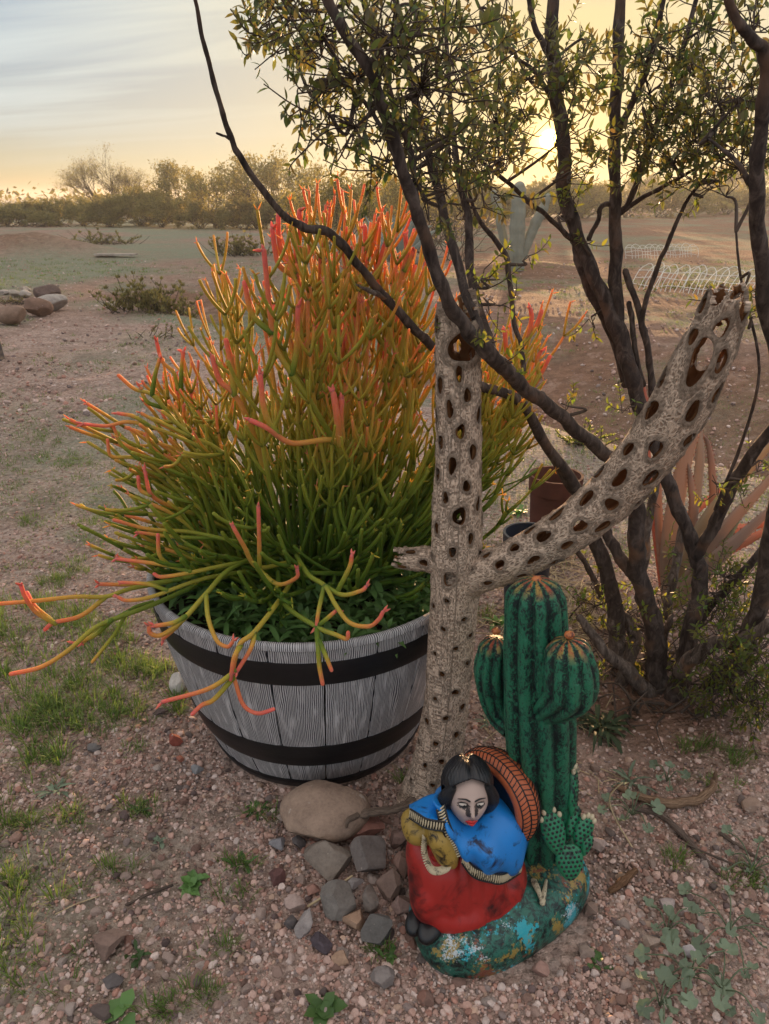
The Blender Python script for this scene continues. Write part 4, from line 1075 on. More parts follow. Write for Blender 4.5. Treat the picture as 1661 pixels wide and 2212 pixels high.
    def cluster(u, v, ru, rv, y, dens, ll, mat, dy=0.10, tone=1.0):
        aw, al = Acc(), Acc()
        nt = max(2, int(dens*ru*rv/100.0))
        c = P(u, v, y); j = np.argmin(((BP-c)**2).sum(1)); b = BP[j]
        hub = c-(c-b)*0.25
        if True: tube(aw, catmull([b, (b+hub)/2+RNG.normal(size=3)*0.02, hub], 5), np.linspace(0.0035, 0.002, 11), 5, None, False)
        for _ in range(nt):
            q = math.sqrt(RNG.random()); a = RNG.uniform(0, 6.283)
            p = P(u+ru*q*math.cos(a), v+rv*q*math.sin(a), y+RNG.uniform(-dy, dy))
            uu, vv = ray_uv(p)
            if math.hypot(uu-1182, vv-303) > 50: tube(aw, catmull([hub, (hub+p)/2+RNG.normal(size=3)*0.015, p], 4), np.linspace(0.0011, 0.0008, 9), 4, None, False)
            d = (p-hub)/(np.linalg.norm(p-hub)+1e-6)*0.8+np.array([0, 0, 0.3])+RNG.normal(size=3)*0.55
            twig(aw, al, p, d, RNG.uniform(0.035, 0.075), RNG.integers(3, 7), ll, tone)
        t = part('leafy_twig', aw, M['twig_wood'], root, col=False)
        o = part('leaves', al, M[mat], t); o['kind'] = 'stuff'
    can = [(590, 40, 60, 60, 1.20, 1.1), (690, 60, 85, 75, 1.10, 1.3), (600, 90, 55, 35, 1.22, 1.0), (770, 160, 90, 90, 1.02, 1.1), (655, 205, 30, 45, 1.02, 0.9), (690, 260, 45, 40, 1.05, 1.1), (760, 290, 80, 55, 1.06, 1.1), (820, 350, 60, 50, 1.08, 0.9),
           (860, 60, 110, 80, 0.98, 1.2), (930, 180, 100, 90, 1.05, 1.0), (880, 270, 80, 70, 1.1, 1.0), (980, 300, 80, 80, 1.25, 1.0), (1000, 110, 80, 80, 1.3, 0.8), (1050, 380, 70, 50, 1.35, 1.0), (960, 400, 60, 50, 1.2, 0.9), (910, 330, 60, 50, 1.12, 0.8),
           (1090, 240, 70, 80, 1.55, 0.9), (1100, 330, 70, 50, 1.5, 0.9), (1150, 190, 50, 60, 1.6, 0.8), (1130, 290, 50, 45, 1.5, 0.9), (1080, 120, 60, 70, 1.6, 0.5), (1240, 200, 50, 60, 1.6, 1.2), (1235, 290, 45, 45, 1.55, 1.3), (1210, 130, 40, 60, 1.65, 0.7), (1280, 130, 40, 60, 1.7, 0.6), (1255, 370, 50, 30, 1.6, 0.8),
           (1390, 200, 60, 90, 1.65, 0.7), (1400, 300, 60, 60, 1.62, 0.9), (1450, 340, 80, 45, 1.6, 1.1), (1370, 350, 50, 40, 1.62, 1.0), (1480, 240, 70, 70, 1.55, 1.0), (1540, 300, 70, 60, 1.5, 1.2), (1560, 200, 60, 70, 1.45, 1.1), (1600, 320, 60, 50, 1.42, 1.2), (1610, 200, 40, 60, 1.35, 1.0), (1500, 130, 70, 60, 1.6, 0.8), (1420, 90, 60, 70, 1.65, 0.7), (1540, 60, 60, 60, 1.5, 0.7), (1620, 50, 40, 50, 1.3, 0.8), (1490, 390, 60, 25, 1.6, 0.9), (1560, 400, 50, 30, 1.5, 0.7),
           (1000, 20, 60, 40, 1.3, 0.6), (1090, 30, 50, 50, 1.6, 0.5), (640, -10, 80, 30, 1.15, 1.0), (930, 440, 45, 40, 1.1, 0.7), (1010, 450, 40, 35, 1.4, 0.6)]
    for u, v, ru, rv, y, dn in can: cluster(u, v, ru, rv, y, dn*(0.37 if u < 1010 else 0.64), 0.0165*(0.62+0.38*y/1.2), 'bush_leaf')
    spr = [(1045, 600, 22, 28), (1062, 655, 20, 20), (1035, 740, 18, 18), (1085, 790, 16, 16), (1020, 680, 14, 20), (1232, 870, 12, 25), (1350, 885, 12, 28), (1270, 690, 14, 10), (1222, 470, 20, 20), (1232, 420, 20, 30), (1255, 520, 18, 12), (1283, 1265, 10, 35), (1282, 1315, 28, 25), (1392, 1235, 20, 15), (1425, 1265, 22, 20), (1448, 1190, 12, 20), (1540, 1050, 14, 24), (1535, 1280, 26, 25), (1570, 1320, 28, 22), (1480, 1305, 14, 18), (1520, 1400, 18, 14), (1645, 1000, 18, 24), (1600, 1060, 14, 18), (1605, 640, 20, 30), (1625, 680, 14, 16), (1430, 1335, 18, 18), (1540, 1345, 30, 20), (1370, 1330, 14, 20), (1400, 1080, 14, 14), (1420, 1045, 14, 14), (1330, 1000, 10, 14), (1140, 560, 14, 16), (1510, 425, 30, 18), (1350, 1395, 16, 20), (1590, 1260, 20, 25)]
    for u, v, ru, rv in spr:
        j = np.argmin([abs(ray_uv(p)[0]-u)+abs(ray_uv(p)[1]-v) for p in BP]); y = BP[j][1]-0.02
        cluster(u, v, ru*(1 if v < 1150 else 1.25), rv*(1 if v < 1150 else 1.25), y, 0.9 if v < 1150 else 1.5, 0.0165, 'sprout_leaf', 0.04 if v < 1150 else 0.08)
    for u, v, ru, rv, y in ((1600, 1440, 50, 40, 1.40), (1640, 1490, 40, 40, 1.34), (1580, 1500, 40, 30, 1.40), (1650, 1420, 30, 40, 1.38), (1560, 1450, 30, 30, 1.44), (1500, 1480, 24, 24, 1.46), (1640, 1540, 40, 30, 1.36), (1540, 1530, 40, 20, 1.44), (1600, 1390, 40, 30, 1.46), (1400, 1440, 30, 30, 1.66), (1320, 1440, 22, 30, 1.66), (1470, 1400, 30, 40, 1.68), (1560, 1240, 40, 40, 1.66)):
        cluster(u, v, ru, rv, y, 1.5, 0.016, 'sprout_leaf', 0.07, 0.75)
def ray_uv(p):
    d = depth(p); x = p[0]; yy = p[1]*sp_-(CAM_H-p[2])*cp_
    return 830.5+FPX*x/d, 1106-FPX*yy/d
bush()

# ================================================================ aloe behind the bush
def succ_leaf(acc, ctrl, w0, mat_col, teeth=0.0, thick=0.35, tip=0.1, n=14):
    """a thick strap leaf that tapers to its tip, channelled on the upper side"""
    q = catmull(ctrl, 6); m = len(q); s = np.linspace(0, 1, m)
    t, nn, bb = frames(q)
    side = nrm(np.cross(t, np.array([0.0, 1.0, 0.0])*1.0+0.001)); up = nrm(np.cross(side, t))
    wv = w0*0.5*(1-(1-tip)*s**1.6)*(0.8+0.2*np.minimum(1, s*6)); wv[-1] *= 0.3
    prof = [(1, 0), (0.55, -0.7), (0, -1), (-0.55, -0.7), (-1, 0), (-0.5, 0.12), (0, 0.0), (0.5, 0.12)]
    V = np.stack([q+side*(wv*a)[:, None]+up*(wv*thick*b*1.3)[:, None] for a, b in prof], 1).reshape(-1, 3)
    acc.add(V, None, grid_faces(m, len(prof), True), mat_col)
    if teeth:
        for i in range(2, m-2):
            for sg in (1, -1):
                p = q[i]+side[i]*wv[i]*sg; o = side[i]*sg*teeth+t[i]*teeth*0.4
                b2 = t[i]*teeth*0.5
                acc.add([p-b2, p+b2, p+o, p+up[i]*teeth*0.3], [(0, 1, 2), (1, 3, 2), (3, 0, 2)], None, mat_col*np.array([1.0, 0.55, 0.5]))
def aloe():
    root = thing('aloe', 'pinkish toothed aloe spreading long thick leaves behind the right bush stems', 'aloe', (P(1450, 1330, 2.0)[0], 2.0, 0))
    b = (1445, 1290, 1.98)
    L = [([b, (1450, 1150, 1.98), (1478, 1000, 1.97), (1505, 920, 1.96), (1533, 855, 1.95)], 46, (1.0, 1, 1)),
         ([b, (1495, 1120, 2.02), (1512, 990, 2.03), (1512, 930, 2.04), (1523, 865, 2.05)], 27, (0.85, 0.95, 1)),
         ([(1470, 1250, 1.97), (1535, 1110, 1.97), (1538, 1020, 1.96), (1530, 960, 1.95), (1518, 938, 1.94)], 22, (0.9, 0.8, 0.8)),
         ([(1475, 1200, 1.97), (1497, 1110, 1.96), (1492, 1040, 1.96), (1486, 1000, 1.96)], 24, (0.9, 0.85, 0.85)),
         ([(1455, 1260, 1.94), (1530, 1120, 1.92), (1620, 1010, 1.9), (1700, 925, 1.88)], 42, (1.05, 1.1, 0.9)),
         ([(1460, 1290, 1.9), (1560, 1150, 1.86), (1640, 1060, 1.84), (1740, 950, 1.82)], 40, (1, 1, 1)),
         ([(1455, 1310, 1.84), (1540, 1215, 1.80), (1610, 1150, 1.78), (1720, 1050, 1.76)], 50, (1, 0.95, 0.95)),
         ([(1470, 1290, 1.98), (1560, 1195, 2.0), (1620, 1165, 2.02), (1720, 1110, 2.04)], 44, (1.2, 0.62, 0.42)),
         ([(1480, 1270, 1.95), (1570, 1160, 2.05), (1620, 1140, 2.1), (1700, 1120, 2.12)], 40, (1.2, 0.62, 0.42)),
         ([(1440, 1280, 1.98), (1425, 1150, 2.0), (1423, 1060, 2.02), (1428, 960, 2.04)], 24, (0.95, 0.85, 0.85)),
         ([(1430, 1270, 2.0), (1400, 1000, 2.05), (1398, 880, 2.07), (1376, 775, 2.09)], 17, (1.0, 0.6, 0.55)),
         ([(1440, 1230, 1.98), (1480, 1130, 2.04), (1530, 1080, 2.1), (1600, 1030, 2.14)], 34, (1.2, 0.62, 0.42)),
         ([(1450, 1290, 1.92), (1500, 1230, 1.88), (1560, 1180, 1.86), (1600, 1120, 1.85)], 30, (0.8, 1.1, 0.9))]
    for ctrl, wpx, c in L:
        pts = [P(*p) for p in ctrl]
        a = Acc(); succ_leaf(a, pts, wpx*depth(pts[1])/FPX, np.array(c, float), 0.0045)
        part('leaf', a, M['aloe_leaf'], root)
aloe()

# ================================================================ painted figurine with its cactus
def figurine():
    c0 = P(1075, 1990, 0.95); org = np.array([c0[0], 0.95, 0.0])
    root = thing('figurine', 'painted clay figurine of a girl in a blue shawl kneeling before a green saguaro', 'figurine', org)
    def pr(name, acc, mat, par=None, **kw): return part(name, acc, M[mat], par or root, **kw)
    # --- base: a lumpy slab
    a = Acc(); n = 72; an = np.arange(n)/n*2*math.pi
    gl = [G(u, v) for u, v in ((883, 1985), (895, 2050), (940, 2100), (1003, 2124), (1075, 2110), (1150, 2070), (1215, 2022), (1258, 1975), (1272, 1925))]
    gl += [np.array([0.335, 1.00, 0]), np.array([0.33, 1.07, 0]), np.array([0.28, 1.13, 0]), np.array([0.20, 1.14, 0]), np.array([0.11, 1.10, 0]), np.array([0.055, 1.0, 0]), np.array([0.045, 0.93, 0])]
    ring = catmull(np.array(gl+gl[:1]), 5)[:-1]; cen = ring.mean(0)
    prof = [(0.97, 0.0), (1.0, 0.018), (0.985, 0.040), (0.93, 0.058), (0.80, 0.070), (0.6, 0.076), (0.35, 0.080), (0.02, 0.080)]
    V = []
    for s, z in prof:
        for p in ring:
            q = cen+(p-cen)*s
            f = fbm(np.array([q[0]*22]), np.array([q[1]*22]), 91, 3)[0]-0.5
            V.append((q[0]+f*0.010, q[1]+f*0.010, max(0, z*(1+0.5*f)+(0.018*sst(q[1], 0.85, 1.05) if z > 0.03 else 0))))
    pr('base', a.add(np.array(V), None, grid_faces(len(prof), len(ring), True)), 'base_paint')
    # --- ribbed saguaro
    def saguaro(pts, rads, ribs, depth_=0.13, n=90, dome=True):
        q = catmull(pts, 10); s = np.linspace(0, 1, len(q))
        r = np.interp(s, np.linspace(0, 1, len(rads)), rads)
        if dome:
            t1 = nrm(q[-1]-q[-2]); R = r[-1]; k = np.linspace(0.15, 1.5, 9)
            q = np.concatenate([q, q[-1]+t1*(R*0.95*np.sin(k))[:, None]]); r = np.concatenate([r, R*np.cos(k)])
        t, nn, bb = frames(q); an = np.arange(n)/n*2*math.pi
        rb = 1+depth_*(np.abs(np.cos(an*ribs/2))**0.7-0.6)
        wob = 0.05*(fbm(np.cos(an)[None]*3+np.arange(len(q))[:, None]*0.25, np.sin(an)[None]*3+np.arange(len(q))[:, None]*0.1, 93, 3)-0.5)
        rr = r[:, None]*(rb[None]+wob)
        V = q[:, None]+rr[..., None]*(np.cos(an)[None, :, None]*nn[:, None]+np.sin(an)[None, :, None]*bb[:, None])
        s2 = np.concatenate([[0], np.cumsum(np.linalg.norm(np.diff(q, axis=0), axis=1))]); topv = 1-(s2[-1]-s2)/0.22
        U = np.stack(np.broadcast_arrays(np.abs(np.cos(an*ribs/2))[None], topv[:, None], 0.0), -1).reshape(-1, 3)
        return Acc().add(V.reshape(-1, 3), None, grid_faces(len(q), n, True), None, U), q, r
    yk = 1.0
    px = lambda w_, y, z: w_*(y*cp_+(CAM_H-z)*sp_)/FPX
    tb, tt = P(1172, 1850, yk), P(1157, 1300, yk)
    a, _, _ = saguaro([tb, P(1170, 1700, yk), P(1166, 1550, yk), P(1159, 1420, yk), tt], [px(56, yk, 0.1), px(64, yk, .2), px(69, yk, .35), px(64, yk, .45), px(59, yk, .55)], 10, 0.30)
    trunk = pr('cactus_trunk', a, 'cactus_paint', uv=True)
    a, _, _ = saguaro([P(1178, 1535, 0.965), P(1205, 1515, 0.945), P(1229, 1490, 0.935), P(1231, 1450, 0.935), P(1229, 1420, 0.935)], [px(30, .95, .35), px(42, .95, .38), px(54, .95, .4), px(55, .95, .43), px(48, .95, .45)], 10, 0.2)
    pr('cactus_arm', a, 'cactus_paint', uv=True)
    a, _, _ = saguaro([P(1112, 1575, 1.03), P(1092, 1548, 1.06), P(1074, 1505, 1.07), P(1066, 1450, 1.07), P(1070, 1405, 1.07)], [px(26, 1.05, .3), px(34, 1.05, .35), px(38, 1.05, .4), px(42, 1.05, .45), px(36, 1.05, .5)], 10, 0.2)
    pr('cactus_arm', a, 'cactus_paint', uv=True)
    for (u, v, y, R) in ((1158, 1262, yk, 0.030), (1229, 1382, 0.935, 0.026), (1071, 1372, 1.07, 0.022)):
        a = Acc(); c = P(u, v, y)
        for k in range(0):
            b = k/9*6.283; d = np.array([math.cos(b), math.sin(b), 0])
            tube(a, catmull([c+UP*0.006, c+d*R*0.5-UP*0.001, c+d*R*0.85-UP*0.007, c+d*R*1.1-UP*0.017], 4), np.array([.004, .005, .0055, .006, .006, .006, .0055, .005, .0045, .004, .003, .002, .001])*0.5, 6, None)
        ell(a, c+UP*0.008, (0.008, 0.008, 0.006), None, 10, 8)
        pr('cactus_flower', a, 'flower_paint')
    # --- nopal pads
    def pad(u, v, y, w_, h, tilt, yaw, fruit):
        c = P(u, v, y); kx = depth(c)/FPX
        rx, rz = w_*0.5*kx, h*0.5*kx*1.12
        R = eul(-0.45, 0, 0)@rot3((0, 1, 0), tilt)@rot3((0, 0, 1), yaw)
        def sh(V, D):
            V = V.copy(); V[:, 0] *= 1+0.18*D[:, 2]; return V
        a = Acc(); ell(a, c, (rx, 0.009, rz), R, 28, 20, None, sh)
        o = pr('nopal_pad', a, 'nopal_paint')
        a = Acc(); st = 0.0072
        for iz, z in enumerate(np.arange(-rz*0.86, rz*0.9, st)):
            for x in np.arange(-rx*1.1, rx*1.1, st):
                xx = x+(iz % 2)*st*0.5; xs = xx/(1+0.18*z/rz)
                q = (xs/rx)**2+(z/rz)**2
                if q < 0.86:
                    yv = -0.009*math.sqrt(1-q)
                    ell(a, c+R@np.array([xx, yv, z]), (0.0027, 0.0010, 0.0027), R, 6, 4)
        if a.n: pr('areoles', a, 'black_paint', o)
        if fruit:
            a = Acc()
            for k in range(fruit):
                b = (k-(fruit-1)/2)*0.42; p = np.array([math.sin(b)*rx*1.08, -0.004, math.cos(b)*rz*1.0])
                ell(a, c+R@p, (0.0042, 0.0042, 0.0052), R, 10, 8)
            pr('fruit', a, 'cream_paint', o)
    pad(1237, 1708, 0.965, 30, 96, 0.03, 0.9, 4)
    pad(1236, 1778, 0.955, 28, 70, 0.32, 0.3, 0)
    pad(1196, 1797, 0.935, 52, 92, -0.25, 0.1, 5)
    pad(1259, 1795, 0.945, 40, 66, 0.40, 0.1, 4)
    pad(1266, 1824, 0.935, 24, 48, 0.35, 0.4, 0)
    pad(1230, 1862, 0.915, 60, 70, -0.05, 0.05, 0)
    # --- girl: skirt (voxel-fused lumps)
    def fused(name, acc, mat, vox=0.0042, sm=6):
        o = pr(name, acc, mat, None)
        m = o.modifiers.new('fuse', 'REMESH'); m.mode = 'VOXEL'; m.voxel_size = vox; m.use_smooth_shade = True
        m = o.modifiers.new('soft', 'SMOOTH'); m.factor = 0.6; m.iterations = sm
        return o
    a = Acc()
    for (u, v, y, rx, ry, rz, an_) in ((1005, 1905, 0.93, .098, .085, .072, 0.0), (950, 1880, 0.905, .054, .060, .075, 0.0), (1060, 1890, 0.94, .062, .075, .062, 0.2), (985, 1950, 0.890, .075, .055, .042, 0.1), (925, 1925, 0.885, .032, .045, .055, 0), (1010, 1840, 0.94, .085, .07, .05, 0), (910, 1845, 0.91, .026, .04, .045, 0)):
        ell(a, P(u, v, y), (rx, ry, rz), rot3((0, 1, 0), an_), 24, 16)
    for k in range(7):
        u = 925+k*24; t0 = P(u+6, 1850, 0.875+0.004*abs(k-2)); t1 = P(u-4+k*4, 1965, 0.85+0.006*abs(k-2))
        tube(a, catmull([t0, (t0+t1)/2+np.array([0, -0.006, 0]), t1], 6), np.linspace(0.006, 0.011, 13), 8)
    fused('skirt', a, 'red_paint')
    for (u, v, y) in ((905, 1985, 0.875), (932, 2002, 0.855)):
        a = Acc(); ell(a, P(u, v, y), (0.020, 0.034, 0.016), rot3((0, 0, 1), -0.5), 16, 12)
        pr('shoe', a, 'black_paint')
    # --- torso in black under the shawl
    a = Acc(); ell(a, P(1005, 1800, 0.945), (0.075, 0.06, 0.085), None, 24, 16); ell(a, P(1010, 1735, 0.95), (0.03, 0.03, 0.05), None, 16, 12)
    pr('torso', a, 'black_paint')
    # --- shawl: a closed cape from the neck to a slanting hem
    nk = [(966, 1722, .935), (985, 1748, .915), (1003, 1772, .905), (1022, 1776, .903), (1042, 1760, .912), (1056, 1735, .93), (1052, 1715, .965), (1010, 1700, .985)]
    hm = [(958, 1742, .885), (974, 1796, .868), (999, 1846, .862), (1032, 1880, .862), (1085, 1889, .875), (1127, 1868, .925), (1112, 1800, 1.02), (1000, 1790, 1.04)]
    nk = catmull(np.array([P(*p) for p in nk+nk[:1]]), 10)[:-1]; hm = catmull(np.array([P(*p) for p in hm+hm[:1]]), 10)[:-1]
    cen = P(1010, 1790, 0.95); V = []; N = len(nk)
    for t in np.linspace(0, 1, 22):
        q = nk*(1-t)+hm*t
        o = nrm((q-cen)*np.array([1, 1, 0.25])); bul = 0.030*math.sin(math.pi*min(1, t*1.02))**0.8
        rip = 0.005*t*np.sin(np.arange(N)/N*2*math.pi*7+t*2.5)+0.0035*np.sin(np.arange(N)/N*2*math.pi*4-t*5)*math.sin(math.pi*t)
        V.append(q+o*(bul+rip)[:, None]+UP*0.012*math.sin(math.pi*t))
    V = np.array(V)
    o = pr('shawl', Acc().add(V.reshape(-1, 3), None, grid_faces(22, N, True)[:, ::-1]), 'blue_paint')
    m = o.modifiers.new('shell', 'SOLIDIFY'); m.thickness = 0.004; m.offset = 0
    # left flap over the shoulder
    a = Acc(); fl = np.array([[P(962, 1712, .93), P(965, 1728, .915), P(964, 1745, .905), P(972, 1758, .90)], [P(925, 1722, .925), P(932, 1745, .895), P(938, 1758, .885), P(962, 1766, .885)], [P(900, 1735, .92), P(905, 1750, .89), P(922, 1763, .875), P(958, 1774, .875)], [P(886, 1742, .93), P(890, 1754, .895), P(918, 1770, .868), P(962, 1778, .868)]])
    rows = [catmull(r, 6) for r in fl]; g = np.array([catmull(np.array([r[j] for r in rows]), 6) for j in range(len(rows[0]))])
    a.add(g.reshape(-1, 3), None, grid_faces(g.shape[0], g.shape[1]))
    o = pr('shawl_flap', a, 'blue_paint'); m = o.modifiers.new('shell', 'SOLIDIFY'); m.thickness = 0.007; m.offset = 0
    # fringe: little cords side by side along the edges
    def fringe(path, drop, w_=0.0030):
        a = Acc(); q = catmull([P(*p) for p in path], 14)
        Ls = np.concatenate([[0], np.cumsum(np.linalg.norm(np.diff(q, axis=0), axis=1))]); dv = np.array(drop)
        for s in np.arange(0, Ls[-1], 0.0043):
            p = np.array([np.interp(s, Ls, q[:, k]) for k in range(3)])
            d = dv*RNG.uniform(0.9, 1.1)
            tube(a, np.array([p, p+d*0.5+np.array([0, -0.002, 0]), p+d]), np.array([0.0011, 0.0014, 0.0010]), 5)
        pr('fringe', a, 'cream_paint')
        a = Acc(); bk = np.array([0, 0.0014, 0]); m = len(q); a.add(np.concatenate([q+bk, q+dv*1.05+bk]), None, [(i, i+1, m+i+1, m+i) for i in range(m-1)]); tube(a, q+np.array([0, -0.001, 0.0]), 0.0016, 6); tube(a, q+dv+np.array([0, -0.001, 0.0]), 0.0015, 6); pr('edging', a, 'black_paint')
    fringe([(887, 1747, .888), (903, 1757, .874), (925, 1769, .862), (962, 1775, .860)], (-0.002, -0.004, -0.014))
    fringe([(960, 1740, .880), (968, 1770, .868), (980, 1800, .860), (1001, 1843, .855)], (-0.012, -0.003, -0.006))
    fringe([(1001, 1843, .853), (1018, 1866, .852), (1034, 1877, .852), (1060, 1884, .858), (1088, 1887, .868), (1127, 1866, .918)], (-0.002, -0.004, -0.016))
    # sleeves
    a = Acc(); tube(a, catmull([P(893, 1772, .91), P(905, 1795, .89), P(930, 1806, .88)], 8), np.interp(np.linspace(0, 1, 17), [0, .5, 1], [.022, .024, .014]), 16)
    tube(a, catmull([P(936, 1775, .885), P(948, 1806, .868), P(962, 1838, .862), (P(975, 1862, .862))], 8), np.interp(np.linspace(0, 1, 25), [0, .4, .8, 1], [.014, .020, .019, .012]), 16)
    fused('sleeve', a, 'gold_paint', 0.003, 3)
    a = Acc(); q = catmull([P(921, 1812, .868), P(922, 1840, .86), P(932, 1868, .852), P(945, 1874, .850), P(961, 1868, .852), P(966, 1855, .856)], 8)
    for i in range(0, len(q)-1): 
        d = nrm(q[i]-P(945, 1835, .87))*0.010; tube(a, np.array([q[i], q[i]+d*0.5+np.array([0, -.002, 0]), q[i]+d]), np.array([.0015, .0018, .0013]), 5)
    pr('fringe', a, 'cream_paint')
    a = Acc(); ell(a, P(942, 1840, .868), (0.012, 0.008, 0.020), None, 14, 10); pr('apron_fold', a, 'red_paint')
    # --- head
    hc = P(1010, 1719, 0.912); fw = nrm(np.array([0.08, -0.95, 0.27])); rt = nrm(np.cross(fw, UP)); rt = nrm(rt+np.array([0, 0, 0.05])); up = np.cross(rt, fw)
    R = np.stack([rt, -fw, up], 1)                     # local x right, -y forward, z up
    def face(V, D):
        V = V.copy(); f = np.clip(-D[:, 1], 0, 1)
        z, x = V[:, 2].copy(), V[:, 0].copy()
        lo = np.clip(-z/0.052, 0, 1)
        V[:, 0] *= 1-0.36*lo**1.6
        g = lambda x0, z0, rx, rz: np.exp(-((x-x0)/rx)**2-((z-z0)/rz)**2)*f
        V[:, 1] -= 0.0125*g(0, -0.012, .0055, .0060)+0.0080*g(0, -0.004, .0042, .012)
        V[:, 1] -= 0.0030*(g(0.007, -0.014, .004, .004)+g(-0.007, -0.014, .004, .004))
        V[:, 1] += 0.0050*(g(0.0145, 0.003, .0085, .0055)+g(-0.0145, 0.003, .0085, .0055))
        V[:, 1] -= 0.0030*(g(0.014, 0.013, .013, .004)+g(-0.014, 0.013, .013, .004))
        V[:, 1] -= 0.0040*g(0, -0.027, .010, .005)+0.0045*g(0, -0.042, .009, .006)
        V[:, 1] -= 0.0025*(g(0.020, -0.014, .010, .010)+g(-0.020, -0.014, .010, .010))
        return V*0.86
    hr = (0.0385, 0.0435, 0.0510); HS = 0.86
    a = Acc(); ell(a, hc, hr, R, 72, 56, None, face)
    head = pr('head', a, 'skin_paint', None, uv=True)
    at = lambda x, y, z: hc+R@(HS*np.array([x, y, z]))
    for sg in (1, -1):
        a = Acc(); q = catmull([at(sg*0.005, -0.0445, 0.0125), at(sg*0.013, -0.0440, 0.0165), at(sg*0.025, -0.0355, 0.0135)], 8)
        tube(a, q, np.interp(np.linspace(0, 1, 17), [0, .4, 1], [.0014, .0014, .0006]), 6); pr('eyebrow', a, 'black_paint', head)
        a = Acc(); ell(a, at(sg*0.0145, -0.0345, 0.0035), (0.0072, 0.0050, 0.0034), R, 16, 10); e = pr('eyelid', a, 'ivory_paint', head)
        a = Acc(); q = catmull([at(sg*0.0075, -0.0392, 0.0012), at(sg*0.0145, -0.0402, 0.0000), at(sg*0.0220, -0.0360, 0.0018)], 8)
        tube(a, q, 0.0012, 6); q = catmull([at(sg*0.0072, -0.0385, 0.0060), at(sg*0.0145, -0.0392, 0.0076), at(sg*0.0225, -0.0345, 0.0055)], 8); tube(a, q, 0.0007, 6)
        ell(a, at(sg*0.0140, -0.0392, 0.0024), (0.0019, 0.0012, 0.0019), R, 10, 8)
        pr('lash', a, 'black_paint', head)
    a = Acc()
    q = catmull([at(-0.0105, -0.0412, -0.0262), at(-0.004, -0.0465, -0.0242), at(0, -0.0468, -0.0254), at(0.004, -0.0465, -0.0242), at(0.0105, -0.0412, -0.0262)], 6)
    tube(a, q, np.interp(np.linspace(0, 1, 25), [0, .3, .5, .7, 1], [.0008, .0021, .0017, .0021, .0008]), 8)
    q = catmull([at(-0.0085, -0.0415, -0.0280), at(0, -0.0465, -0.0300), at(0.0085, -0.0415, -0.0280)], 8)
    tube(a, q, np.interp(np.linspace(0, 1, 17), [0, .5, 1], [.0008, .0025, .0008]), 8)
    pr('lips', a, 'lip_paint', head)
    # hair: cap with a centre parting, side locks, bun
    def cap(V, D):
        V = V.copy(); x = V[:, 0]
        V[:, 2] -= 0.006*np.exp(-(x/0.005)**2)*np.clip(D[:, 2]+0.3, 0, 1)
        # open the front below the hairline
        hl = 0.0255-0.020*np.clip(np.abs(x)/0.034, 0, 1)**2
        cut = np.clip((hl-V[:, 2])/0.01, 0, 1)*np.clip(-D[:, 1]*2.2-0.15, 0, 1)
        V[:, 1] += cut*0.042
        ph = np.arctan2(D[:, 0], -D[:, 1]); V *= (1+0.012*np.sin(ph*34))[:, None]
        return V
    a = Acc(); ell(a, at(0, 0.008, 0.019), (0.0415, 0.047, 0.047), R, 110, 60, None, cap)
    for sg in (1, -1):
        q = catmull([at(sg*0.034, -0.020, 0.026), at(sg*0.042, -0.012, 0.004), at(sg*0.042, 0.002, -0.018), at(sg*0.034, 0.016, -0.034)], 8)
        tube(a, q, np.interp(np.linspace(0, 1, len(q)), [0, .4, 1], [.008, .013, .010]), 12)
    pr('hair', a, 'hair_paint', head, uv=True)
    a = Acc(); ell(a, at(0.046, 0.006, -0.016), (0.0035, 0.004, 0.008), R, 10, 8); pr('earring', a, 'gold_paint', head)
    # --- hat hanging on her back: a thick woven disc seen from its rim
    hc2 = P(1064, 1724, 0.972); nrm_ax = nrm(np.array([-0.66, -0.55, 0.02])); e1 = nrm(np.cross(nrm_ax, UP)); e2 = np.cross(e1, nrm_ax)
    if e1[0] < 0: e1 = -e1
    prof = [(r_*0.91, h_) for r_, h_ in ((0.066, 0.012), (0.074, 0.016), (0.083, 0.013), (0.090, 0.004), (0.093, -0.008), (0.091, -0.020), (0.084, -0.031), (0.070, -0.037), (0.035, -0.040), (0.001, -0.040))]
    n = 120; an = np.arange(n)/n*2*math.pi
    V = np.array([[hc2+nrm_ax*h+(e1*math.cos(b)+e2*math.sin(b))*r for b in an] for r, h in prof])
    hat = pr('hat', Acc().add(V.reshape(-1, 3), None, grid_faces(len(prof), n, True)), 'hat_paint')
    if True:
        a = Acc(); V = np.array([[hc2+nrm_ax*h+(e1*math.cos(b)+e2*math.sin(b))*r for b in an] for r, h in ((0.060, 0.0118), (0.03, 0.004), (0.001, 0.002))])
        pr('hat_lining', a.add(V.reshape(-1, 3), None, grid_faces(3, n, True)[:, ::-1]), 'black_paint', hat)
    pq = np.array(prof[2:7]); a = Acc()
    def rim(b, f):
        k = np.interp(f, np.linspace(0, 1, len(pq)), pq[:, 0])+0.0006; h = np.interp(f, np.linspace(0, 1, len(pq)), pq[:, 1])
        return hc2+nrm_ax*h+(e1*math.cos(b)+e2*math.sin(b))*k
    for f in (0.02, 0.34, 0.67, 1.0):
        tube(a, np.array([rim(b, f) for b in np.linspace(0, 2*math.pi, 121)]), 0.0011, 4, None, False)
    for k in range(62):
        b = k/62*2*math.pi
        for f0, f1, sg in ((0.02, 0.34, 1), (0.34, 0.67, -1), (0.67, 1.0, 1)):
            tube(a, np.array([rim(b, f0 if sg > 0 else f1), rim(b+0.035, (f0+f1)/2), rim(b+0.075, f1 if sg > 0 else f0)]), 0.0009, 4, None, False)
    pr('weave_lines', a, 'black_paint', hat)
    # --- small dry agave leaves lying on the base
    a = Acc()
